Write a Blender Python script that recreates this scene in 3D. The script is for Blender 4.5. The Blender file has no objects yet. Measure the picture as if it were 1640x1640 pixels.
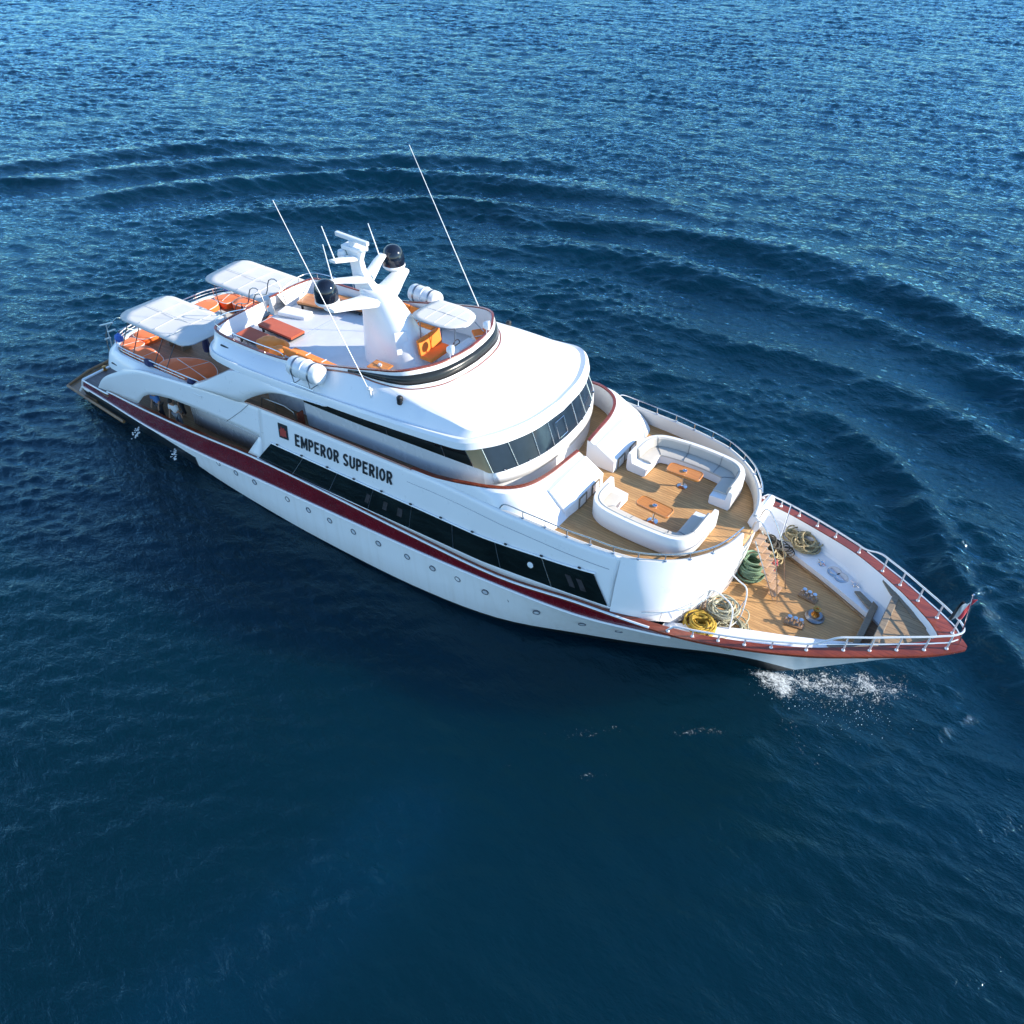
import bpy, bmesh, math, random
import numpy as np
from mathutils import Vector, Matrix

random.seed(7)
RNG = np.random.default_rng(11)
SC = bpy.context.scene
COL = SC.collection
R = math.radians

# ------------------------------------------------------------------ camera, sky, sun, exposure
cam_data = bpy.data.cameras.new('camera')
cam_data.sensor_width = 36.0
cam_data.sensor_fit = 'HORIZONTAL'
cam_data.lens = 28.477
cam_data.clip_end = 12000.0
cam = bpy.data.objects.new('camera', cam_data)
COL.objects.link(cam)
cam.location = (14.757, -21.313, 24.864)
cam.rotation_euler = (0.847771, 0.0, 0.609983)
SC.camera = cam

SUN_AZ, SUN_EL = 28.5, 23.5          # azimuth from the bow towards port
world = bpy.data.worlds.new('World')
SC.world = world
world.use_nodes = True
wn = world.node_tree
sky = wn.nodes.new('ShaderNodeTexSky')
sky.sky_type = 'NISHITA'
sky.sun_disc = False
sky.sun_elevation = R(SUN_EL)
sky.sun_rotation = R(90.0 - SUN_AZ)
sky.air_density = 1.0
sky.dust_density = 0.0
sky.ozone_density = 1.4
bg = wn.nodes['Background']
bg.inputs['Strength'].default_value = 0.15
hs_ = wn.nodes.new('ShaderNodeHueSaturation')
hs_.inputs['Saturation'].default_value = 1.05
wn.links.new(sky.outputs['Color'], hs_.inputs['Color'])
tint = wn.nodes.new('ShaderNodeMix'); tint.data_type = 'RGBA'; tint.blend_type = 'MULTIPLY'
tint.inputs[0].default_value = 1.0
tint.inputs[7].default_value = (0.85, 0.99, 1.12, 1.0)      # blue tint added to the sky light, cooler shade and reflections
wn.links.new(hs_.outputs['Color'], tint.inputs[6])
wn.links.new(tint.outputs[2], bg.inputs['Color'])

sun_data = bpy.data.lights.new('sun', 'SUN')
sun_data.energy = 4.2
sun_data.angle = R(0.5)
sun_data.color = (1.0, 0.91, 0.77)
sun = bpy.data.objects.new('sun', sun_data)
COL.objects.link(sun)
sd = Vector((math.cos(R(SUN_EL)) * math.cos(R(SUN_AZ)), math.cos(R(SUN_EL)) * math.sin(R(SUN_AZ)), math.sin(R(SUN_EL))))
sun.rotation_euler = sd.to_track_quat('Z', 'Y').to_euler()

SC.view_settings.view_transform = 'Standard'
SC.view_settings.look = 'None'
SC.view_settings.gamma = 1.0
SC.view_settings.exposure = 1.08

# ------------------------------------------------------------------ materials
def new_mat(name):
    m = bpy.data.materials.new(name)
    m.use_nodes = True
    nt = m.node_tree
    return m, nt, nt.nodes, nt.links, nt.nodes['Principled BSDF']

def noise(nt, scale, detail=4.0, vec=None, rough=0.55):
    n = nt.nodes.new('ShaderNodeTexNoise')
    n.inputs['Scale'].default_value = scale
    n.inputs['Detail'].default_value = detail
    n.inputs['Roughness'].default_value = rough
    if vec is not None:
        nt.links.new(vec, n.inputs['Vector'])
    return n

def mapping(nt, scale=(1, 1, 1), rot=(0, 0, 0)):
    tc = nt.nodes.new('ShaderNodeTexCoord')
    mp = nt.nodes.new('ShaderNodeMapping')
    mp.inputs['Scale'].default_value = scale
    mp.inputs['Rotation'].default_value = rot
    nt.links.new(tc.outputs['Object'], mp.inputs['Vector'])
    return mp.outputs['Vector']

def mixcol(nt, fac, a, b):
    m = nt.nodes.new('ShaderNodeMix')
    m.data_type = 'RGBA'
    for s, v in ((m.inputs['Factor'], fac), (m.inputs['A'], a), (m.inputs['B'], b)):
        pass
    ins = {'f': m.inputs[0], 'a': m.inputs[6], 'b': m.inputs[7]}
    for k, v in (('f', fac), ('a', a), ('b', b)):
        if hasattr(v, 'links'):
            nt.links.new(v, ins[k])
        elif k == 'f':
            ins[k].default_value = v
        else:
            ins[k].default_value = (*v, 1.0)
    return m.outputs[2]

def ramp(nt, src, p0, p1, c0=(0, 0, 0), c1=(1, 1, 1)):
    r = nt.nodes.new('ShaderNodeValToRGB')
    r.color_ramp.elements[0].position = p0
    r.color_ramp.elements[1].position = p1
    r.color_ramp.elements[0].color = (*c0, 1)
    r.color_ramp.elements[1].color = (*c1, 1)
    nt.links.new(src, r.inputs['Fac'])
    return r.outputs['Color']

def bump(nt, bsdf, height, strength, dist=0.02):
    b = nt.nodes.new('ShaderNodeBump')
    b.inputs['Strength'].default_value = strength
    b.inputs['Distance'].default_value = dist
    nt.links.new(height, b.inputs['Height'])
    nt.links.new(b.outputs['Normal'], bsdf.inputs['Normal'])

def paint(name, col, rough=0.35, coat=0.0, var=0.06, scale=1.2, metal=0.0, wave=0.0):
    m, nt, nd, lk, p = new_mat(name)
    v = mapping(nt, (1, 1, 1))
    n = noise(nt, scale, 6, v)
    dark = tuple(c * (1 - var * 2.2) for c in col)
    lk.new(mixcol(nt, ramp(nt, n.outputs['Fac'], 0.35, 0.65), dark, col), p.inputs['Base Color'])
    n2 = noise(nt, scale * 5, 4, v)
    rr = nt.nodes.new('ShaderNodeMapRange')
    rr.inputs['To Min'].default_value = max(0.02, rough - 0.10)
    rr.inputs['To Max'].default_value = min(1.0, rough + 0.12)
    lk.new(n2.outputs['Fac'], rr.inputs['Value'])
    lk.new(rr.outputs['Result'], p.inputs['Roughness'])
    p.inputs['Metallic'].default_value = metal
    p.inputs['Coat Weight'].default_value = coat
    p.inputs['Coat Roughness'].default_value = 0.08
    if wave:
        bump(nt, p, n.outputs['Fac'], wave, 0.05)
    return m

def hull_white():
    m, nt, nd, lk, p = new_mat('gelcoat_white_hull')
    v = mapping(nt, (0.5, 0.5, 0.25))
    st = noise(nt, 2.0, 5, mapping(nt, (2.2, 2.2, 0.12)))
    n = noise(nt, 0.9, 5, v)
    f = nt.nodes.new('ShaderNodeMath'); f.operation = 'MULTIPLY'
    lk.new(ramp(nt, st.outputs['Fac'], 0.46, 0.72), f.inputs[0]); f.inputs[1].default_value = 0.35
    c = mixcol(nt, f.outputs[0], (0.80, 0.80, 0.79), (0.66, 0.64, 0.60))
    lk.new(c, p.inputs['Base Color'])
    p.inputs['Roughness'].default_value = 0.28
    bump(nt, p, n.outputs['Fac'], 0.12, 0.06)
    return m

def teak(name, col, dark, plank=0.115, rough=0.6, across=False, caulk=0.35):
    m, nt, nd, lk, p = new_mat(name)
    tc = nt.nodes.new('ShaderNodeTexCoord')
    sx = nt.nodes.new('ShaderNodeSeparateXYZ')
    lk.new(tc.outputs['Object'], sx.inputs[0])
    mu = nt.nodes.new('ShaderNodeMath'); mu.operation = 'MULTIPLY'; mu.inputs[1].default_value = 1.0 / plank
    lk.new(sx.outputs['X' if across else 'Y'], mu.inputs[0])
    fl = nt.nodes.new('ShaderNodeMath'); fl.operation = 'FLOOR'
    fr = nt.nodes.new('ShaderNodeMath'); fr.operation = 'FRACT'
    lk.new(mu.outputs[0], fl.inputs[0]); lk.new(mu.outputs[0], fr.inputs[0])
    wnn = nt.nodes.new('ShaderNodeTexWhiteNoise'); wnn.noise_dimensions = '1D'
    lk.new(fl.outputs[0], wnn.inputs['W'])
    # butt joints: shift the long coordinate per plank
    grain = noise(nt, 3.0, 8, mapping(nt, (9, 0.9, 1) if across else (0.9, 9, 1)), 0.65)
    blot = noise(nt, 0.8, 5, mapping(nt, (1, 1, 1)))
    a = mixcol(nt, wnn.outputs['Value'], tuple(c * 0.80 for c in col), tuple(min(1, c * 1.12) for c in col))
    b = mixcol(nt, ramp(nt, grain.outputs['Fac'], 0.36, 0.72), a, dark)
    c = mixcol(nt, ramp(nt, blot.outputs['Fac'], 0.48, 0.78), b, tuple(0.55 * x + 0.45 * y for x, y in zip(col, dark)))
    ls = nt.nodes.new('ShaderNodeMath'); ls.operation = 'LESS_THAN'; ls.inputs[1].default_value = 0.09
    lk.new(fr.outputs[0], ls.inputs[0])
    cm = nt.nodes.new('ShaderNodeMath'); cm.operation = 'MULTIPLY'; cm.inputs[1].default_value = 1 - caulk
    lk.new(ls.outputs[0], cm.inputs[0])
    lk.new(mixcol(nt, cm.outputs[0], c, (0.05, 0.035, 0.025)), p.inputs['Base Color'])
    p.inputs['Roughness'].default_value = rough
    bump(nt, p, grain.outputs['Fac'], 0.25, 0.01)
    return m

def varnish(name, col, dark, rough=0.22, sc=(0.6, 8, 8)):
    m, nt, nd, lk, p = new_mat(name)
    g = noise(nt, 3.0, 7, mapping(nt, sc), 0.6)
    b = noise(nt, 0.7, 4, mapping(nt))
    c = mixcol(nt, ramp(nt, g.outputs['Fac'], 0.35, 0.7), col, dark)
    lk.new(mixcol(nt, ramp(nt, b.outputs['Fac'], 0.5, 0.75), c, dark), p.inputs['Base Color'])
    p.inputs['Roughness'].default_value = rough
    p.inputs['Coat Weight'].default_value = 0.5
    return m

def cloth(name, col, rough=0.85, var=0.12, wrinkle=0.35, scale=2.5):
    m, nt, nd, lk, p = new_mat(name)
    n = noise(nt, scale, 5, mapping(nt))
    lk.new(mixcol(nt, ramp(nt, n.outputs['Fac'], 0.3, 0.7), tuple(c * (1 - var) for c in col), col), p.inputs['Base Color'])
    p.inputs['Roughness'].default_value = rough
    p.inputs['Sheen Weight'].default_value = 0.15
    bump(nt, p, n.outputs['Fac'], wrinkle, 0.04)
    return m

def glass(name, col, rough=0.04, spec=0.5, var=0.4, scale=0.8):
    m, nt, nd, lk, p = new_mat(name)
    n = noise(nt, scale, 3, mapping(nt))
    lk.new(mixcol(nt, ramp(nt, n.outputs['Fac'], 0.4, 0.7), tuple(c * (1 - var) for c in col), col), p.inputs['Base Color'])
    p.inputs['Roughness'].default_value = rough
    p.inputs['IOR'].default_value = 1.45
    p.inputs['Specular IOR Level'].default_value = spec
    w = noise(nt, 1.6, 2, mapping(nt))
    bump(nt, p, w.outputs['Fac'], 0.05, 0.02)
    return m

def metal(name, col=(0.62, 0.62, 0.63), rough=0.22):
    return paint(name, col, rough, 0, 0.05, 3.0, 1.0)

def rope_mat(name, col, dark):
    m, nt, nd, lk, p = new_mat(name)
    w = nt.nodes.new('ShaderNodeTexWave')
    w.inputs['Scale'].default_value = 14.0
    w.inputs['Distortion'].default_value = 3.0
    lk.new(mapping(nt, (1, 1, 1), (0.6, 0.4, 0.8)), w.inputs['Vector'])
    n = noise(nt, 5.0, 4, mapping(nt))
    c = mixcol(nt, w.outputs['Fac'], dark, col)
    lk.new(mixcol(nt, ramp(nt, n.outputs['Fac'], 0.45, 0.75), c, dark), p.inputs['Base Color'])
    p.inputs['Roughness'].default_value = 0.85
    bump(nt, p, w.outputs['Fac'], 0.6, 0.01)
    return m

M = {}
M['hull'] = hull_white()
M['white'] = paint('gelcoat_white', (0.80, 0.80, 0.80), 0.30, 0.15, 0.015, 0.6)
M['cream'] = paint('gelcoat_cream', (0.66, 0.63, 0.58), 0.45, 0.0, 0.03, 0.8)
M['silver'] = paint('pearl_grey_house', (0.62, 0.63, 0.66), 0.25, 0.4, 0.02, 0.5)
M['nonskid'] = paint('nonskid_white_deck', (0.70, 0.70, 0.71), 0.6, 0.0, 0.04, 1.5)
M['black'] = paint('black_antifouling', (0.010, 0.014, 0.016), 0.35, 0.0, 0.2, 1.0)
M['red'] = paint('maroon_gloss_paint', (0.165, 0.003, 0.008), 0.25, 0.5, 0.10, 0.8, 0.0, 0.05)
M['trimred'] = varnish('varnished_red_trim', (0.30, 0.055, 0.018), (0.10, 0.015, 0.008))
M['cap'] = varnish('mahogany_cap', (0.29, 0.055, 0.020), (0.14, 0.024, 0.010))
M['teak'] = teak('teak_deck', (0.62, 0.36, 0.145), (0.36, 0.18, 0.07))
M['teak_dark'] = teak('teak_deck_weathered', (0.36, 0.20, 0.10), (0.19, 0.10, 0.052))
M['teak_grey'] = teak('teak_deck_silvered', (0.20, 0.17, 0.165), (0.10, 0.085, 0.085), 0.14)
M['teak_bow'] = teak('teak_bow_planks', (0.40, 0.27, 0.15), (0.26, 0.16, 0.09), 0.19)
M['oldwood'] = varnish('greyed_wood', (0.27, 0.21, 0.14), (0.15, 0.11, 0.07), 0.65)
M['tread'] = varnish('pale_ladder_wood', (0.60, 0.38, 0.22), (0.40, 0.23, 0.12), 0.5)
M['wood'] = varnish('oiled_wood', (0.36, 0.20, 0.085), (0.17, 0.085, 0.035), 0.5)
M['table'] = varnish('orange_varnished_wood', (0.62, 0.235, 0.045), (0.42, 0.135, 0.022), 0.25)
M['orange'] = cloth('orange_cushion', (0.95, 0.25, 0.028))
M['pad'] = cloth('deep_orange_pad', (0.90, 0.17, 0.028))
M['bedred'] = cloth('rust_red_lounger_top', (0.52, 0.075, 0.020), 0.7)
M['piping'] = cloth('white_piping', (0.78, 0.74, 0.70), 0.7, 0.04)
M['canvas'] = cloth('white_canvas', (0.78, 0.77, 0.74), 0.8, 0.05, 0.25, 1.2)
def translucent(m, w, col):
    nt = m.node_tree; p = nt.nodes['Principled BSDF']; out = nt.nodes['Material Output']
    t = nt.nodes.new('ShaderNodeBsdfTranslucent'); t.inputs['Color'].default_value = (*col, 1)
    mx = nt.nodes.new('ShaderNodeMixShader'); mx.inputs[0].default_value = w
    nt.links.new(p.outputs[0], mx.inputs[1]); nt.links.new(t.outputs[0], mx.inputs[2]); nt.links.new(mx.outputs[0], out.inputs['Surface'])
translucent(M['canvas'], 0.28, (0.75, 0.72, 0.66))
M['cushion'] = cloth('cream_seat_cushion', (0.52, 0.48, 0.42), 0.8, 0.05, 0.2)
M['navy'] = cloth('navy_cloth', (0.012, 0.018, 0.085), 0.8)
M['blue'] = cloth('blue_cloth', (0.03, 0.13, 0.50), 0.7)
M['glass'] = glass('dark_side_glass', (0.008, 0.013, 0.012), 0.05, 0.35)
M['glass_front'] = glass('blue_grey_windscreen', (0.022, 0.036, 0.056), 0.05, 0.22)
M['smoke'] = glass('smoked_wind_screen', (0.022, 0.026, 0.026), 0.22, 0.45)
M['curtain'] = cloth('tan_curtain', (0.36, 0.27, 0.15), 0.6)
M['dome'] = glass('navy_dome', (0.008, 0.012, 0.024), 0.08, 0.7)
M['notice'] = paint('faded_notice', (0.045, 0.04, 0.045), 0.5, 0, 0.3, 6)
M['ring'] = paint('porthole_ring', (0.10, 0.11, 0.13), 0.35)
M['port'] = paint('pale_porthole_cover', (0.60, 0.64, 0.68), 0.3)
M['steel'] = metal('stainless_steel')
M['rail'] = paint('polished_rail', (0.70, 0.71, 0.73), 0.22, 0.3, 0.03, 3, 0.35)
M['dsteel'] = metal('dull_steel', (0.28, 0.29, 0.31), 0.35)
M['chrome'] = metal('chrome', (0.75, 0.75, 0.77), 0.12)
M['brass'] = metal('bronze', (0.55, 0.27, 0.07), 0.25)
M['dark'] = paint('dark_fitting', (0.015, 0.016, 0.018), 0.4)
M['letter'] = paint('black_lettering', (0.012, 0.014, 0.018), 0.35)
M['emblem_red'] = paint('emblem_red', (0.42, 0.045, 0.030), 0.4)
M['plastic'] = paint('white_plastic', (0.74, 0.75, 0.76), 0.35, 0.2, 0.03, 2)
M['rope_yellow'] = rope_mat('yellow_rope', (0.62, 0.42, 0.06), (0.34, 0.20, 0.02))
M['rope_green'] = rope_mat('green_rope', (0.28, 0.42, 0.27), (0.13, 0.22, 0.13))
M['rope_tan'] = rope_mat('tan_rope', (0.64, 0.53, 0.30), (0.26, 0.19, 0.09))
M['rope_pale'] = rope_mat('pale_rope', (0.60, 0.58, 0.44), (0.27, 0.26, 0.17))
M['rope_dark'] = rope_mat('dark_rope', (0.10, 0.09, 0.07), (0.03, 0.028, 0.022))
M['rope_pink'] = rope_mat('pink_rope', (0.62, 0.12, 0.13), (0.40, 0.06, 0.07))
M['skin'] = paint('skin', (0.36, 0.19, 0.12), 0.55)
M['hair'] = paint('dark_hair', (0.012, 0.009, 0.007), 0.6)
M['shirt_blue'] = cloth('blue_shirt', (0.045, 0.16, 0.42))
M['shirt_white'] = cloth('white_shirt', (0.66, 0.67, 0.68))
M['khaki'] = cloth('khaki_cloth', (0.24, 0.19, 0.10))
M['trouser'] = cloth('dark_trousers', (0.02, 0.022, 0.03))
M['greytrouser'] = cloth('grey_trousers', (0.16, 0.17, 0.19))
M['flag_red'] = cloth('flag_red', (0.55, 0.03, 0.05))
M['flag_white'] = cloth('flag_white', (0.75, 0.74, 0.72))
M['flag_black'] = cloth('flag_black', (0.012, 0.012, 0.014))

# ------------------------------------------------------------------ geometry helpers
def vadd(a, b): return (a[0] + b[0], a[1] + b[1], a[2] + b[2])

class MB:
    """collects shapes for one mesh object"""
    def __init__(s):
        s.v, s.f, s.m = [], [], []
    def add(s, verts, faces, mi=0):
        o = len(s.v)
        s.v += [tuple(map(float, p)) for p in verts]
        s.f += [tuple(i + o for i in f) for f in faces]
        s.m += [mi] * len(faces)
    def box(s, c, size, rz=0.0, mi=0, rx=0.0, ry=0.0):
        hx, hy, hz = (q / 2 for q in size)
        mt = Matrix.Rotation(rz, 3, 'Z') @ Matrix.Rotation(ry, 3, 'Y') @ Matrix.Rotation(rx, 3, 'X')
        vs = [Vector(c) + mt @ Vector((x, y, z)) for x in (-hx, hx) for y in (-hy, hy) for z in (-hz, hz)]
        s.add(vs, [(0, 1, 3, 2), (4, 6, 7, 5), (0, 4, 5, 1), (2, 3, 7, 6), (0, 2, 6, 4), (1, 5, 7, 3)], mi)
    def loft(s, rings, mi=0, closed=False, cap0=False, cap1=False, flip=False):
        n = len(rings[0])
        vs = [p for r in rings for p in r]
        fs = []
        for i in range(len(rings) - 1):
            for j in range(n if closed else n - 1):
                a, b = i * n + j, i * n + (j + 1) % n
                q = (a, b, b + n, a + n)
                fs.append(q[::-1] if flip else q)
        if cap0: fs.append(tuple(range(n))[::-1])
        if cap1: fs.append(tuple((len(rings) - 1) * n + k for k in range(n)))
        s.add(vs, fs, mi)
    def tube(s, path, r, n=8, closed=False, mi=0, caps=True):
        P = [Vector(p) for p in path]
        k = len(P)
        rr = r if isinstance(r, (list, tuple)) else [r] * k
        T = []
        for i in range(k):
            a = P[i - 1] if (i > 0 or closed) else P[i]
            b = P[(i + 1) % k] if (i < k - 1 or closed) else P[i]
            t = b - a
            T.append(t.normalized() if t.length > 1e-9 else Vector((0, 0, 1)))
        up = Vector((0, 0, 1)) if abs(T[0].z) < 0.9 else Vector((1, 0, 0))
        u = T[0].cross(up).normalized()
        rings = []
        for i in range(k):
            u = (u - T[i] * u.dot(T[i]))
            u = u.normalized() if u.length > 1e-6 else T[i].orthogonal().normalized()
            w = T[i].cross(u)
            rings.append([P[i] + (u * math.cos(2 * math.pi * q / n) + w * math.sin(2 * math.pi * q / n)) * rr[i] for q in range(n)])
        if closed:
            rings.append(rings[0])
        s.loft(rings, mi, True, caps and not closed, caps and not closed)
    def lathe(s, prof, c=(0, 0, 0), n=24, mi=0, axis=None):
        rings = []
        mt = Matrix.Identity(3)
        if axis is not None:
            mt = Vector((0, 0, 1)).rotation_difference(Vector(axis)).to_matrix()
        for (r, z) in prof:
            rings.append([Vector(c) + mt @ Vector((r * math.cos(2 * math.pi * q / n), r * math.sin(2 * math.pi * q / n), z)) for q in range(n)])
        s.loft(rings, mi, True, True, True)
    def prism(s, poly, z0, z1, mi=0):
        n = len(poly)
        lo = [(p[0], p[1], z0 if not callable(z0) else z0(p[0])) for p in poly]
        hi = [(p[0], p[1], z1 if not callable(z1) else z1(p[0])) for p in poly]
        fs = [tuple(range(n))[::-1], tuple(range(n, 2 * n))] + [(i, (i + 1) % n, n + (i + 1) % n, n + i) for i in range(n)]
        s.add(lo + hi, fs, mi)
    def build(s, name, mat, parent=None, smooth=35.0, bevel=0.0, solid=0.0, loc=None, recalc=True, solid_off=-1.0):
        me = bpy.data.meshes.new(name)
        me.from_pydata(s.v, [], s.f)
        mats = mat if isinstance(mat, (list, tuple)) else [mat]
        for q in mats:
            me.materials.append(M[q] if isinstance(q, str) else q)
        me.polygons.foreach_set('material_index', s.m)
        bm = bmesh.new(); bm.from_mesh(me)
        bmesh.ops.remove_doubles(bm, verts=bm.verts, dist=1e-4)
        if recalc:
            bmesh.ops.recalc_face_normals(bm, faces=bm.faces)
        if smooth:
            for f in bm.faces: f.smooth = True
            lim = R(smooth)
            for e in bm.edges:
                if len(e.link_faces) == 2:
                    e.smooth = e.calc_face_angle(0) < lim
                else:
                    e.smooth = True
        bm.to_mesh(me); bm.free()
        o = bpy.data.objects.new(name, me)
        COL.objects.link(o)
        if parent is not None:
            o.parent = parent
            if parent.get('_ofs') is not None:
                pass
        if loc is not None:
            o.location = loc
        if solid:
            md = o.modifiers.new('thickness', 'SOLIDIFY'); md.thickness = solid; md.offset = solid_off
        if bevel:
            md = o.modifiers.new('edges', 'BEVEL'); md.width = bevel; md.segments = 2; md.limit_method = 'ANGLE'; md.angle_limit = R(40)
        return o

def tag(o, label=None, cat=None, group=None, kind=None):
    for k, v in (('label', label), ('category', cat), ('group', group), ('kind', kind)):
        if v: o[k] = v
    return o

def thing(name, label, cat, loc=(0, 0, 0), rz=0.0, group=None):
    o = bpy.data.objects.new(name, None)
    COL.objects.link(o)
    o.empty_display_size = 0.2
    o.location = loc; o.rotation_euler = (0, 0, rz)
    return tag(o, label, cat, group)

def dup(root, loc, rz, label, group=None):
    r = root.copy(); COL.objects.link(r); r.location = loc; r.rotation_euler = (0, 0, rz)
    r['label'] = label
    if group: r['group'] = group
    for ch in list(root.children):
        c = ch.copy(); COL.objects.link(c); c.parent = r
        for g in list(ch.children):
            d = g.copy(); COL.objects.link(d); d.parent = c
    return r

def cr(pts, n=4, closed=False):
    """Catmull-Rom through the points"""
    P = [Vector(p) for p in pts]
    out = []
    k = len(P)
    segs = k if closed else k - 1
    for i in range(segs):
        p1, p2 = P[i], P[(i + 1) % k]
        p0 = P[i - 1] if (i > 0 or closed) else p1 * 2 - p2
        p3 = P[(i + 2) % k] if (i + 2 < k or closed) else p2 * 2 - p1
        for j in range(n):
            t = j / n
            out.append(0.5 * ((2 * p1) + (p2 - p0) * t + (2 * p0 - 5 * p1 + 4 * p2 - p3) * t * t + (3 * p1 - p0 - 3 * p2 + p3) * t ** 3))
    if not closed: out.append(P[-1].copy())
    return out

def lerp_pts(a, b, t): return [Vector(p).lerp(Vector(q), t) for p, q in zip(a, b)]
def mir(pts): return [Vector((p[0], -p[1], p[2])) for p in pts]
def sym(half):
    """half ring (y>=0) from aft to the centre line -> full ring starboard aft, round the front, port aft"""
    h = [Vector(p) for p in half]
    if abs(h[-1].y) < 1e-6:
        return mir(h) + h[::-1][1:]
    return mir(h) + h[::-1]
def interp(x, tab):
    xs = [t[0] for t in tab]; ys = [t[1] for t in tab]
    return float(np.interp(x, xs, ys))
def near(path, x):
    """first point of a path (sorted in x) at x"""
    for a, b in zip(path, path[1:]):
        if (a[0] - x) * (b[0] - x) <= 0 and abs(a[0] - b[0]) > 1e-9:
            return Vector(a).lerp(Vector(b), (x - a[0]) / (b[0] - a[0]))
    return Vector(path[0] if abs(path[0][0] - x) < abs(path[-1][0] - x) else path[-1])

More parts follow.
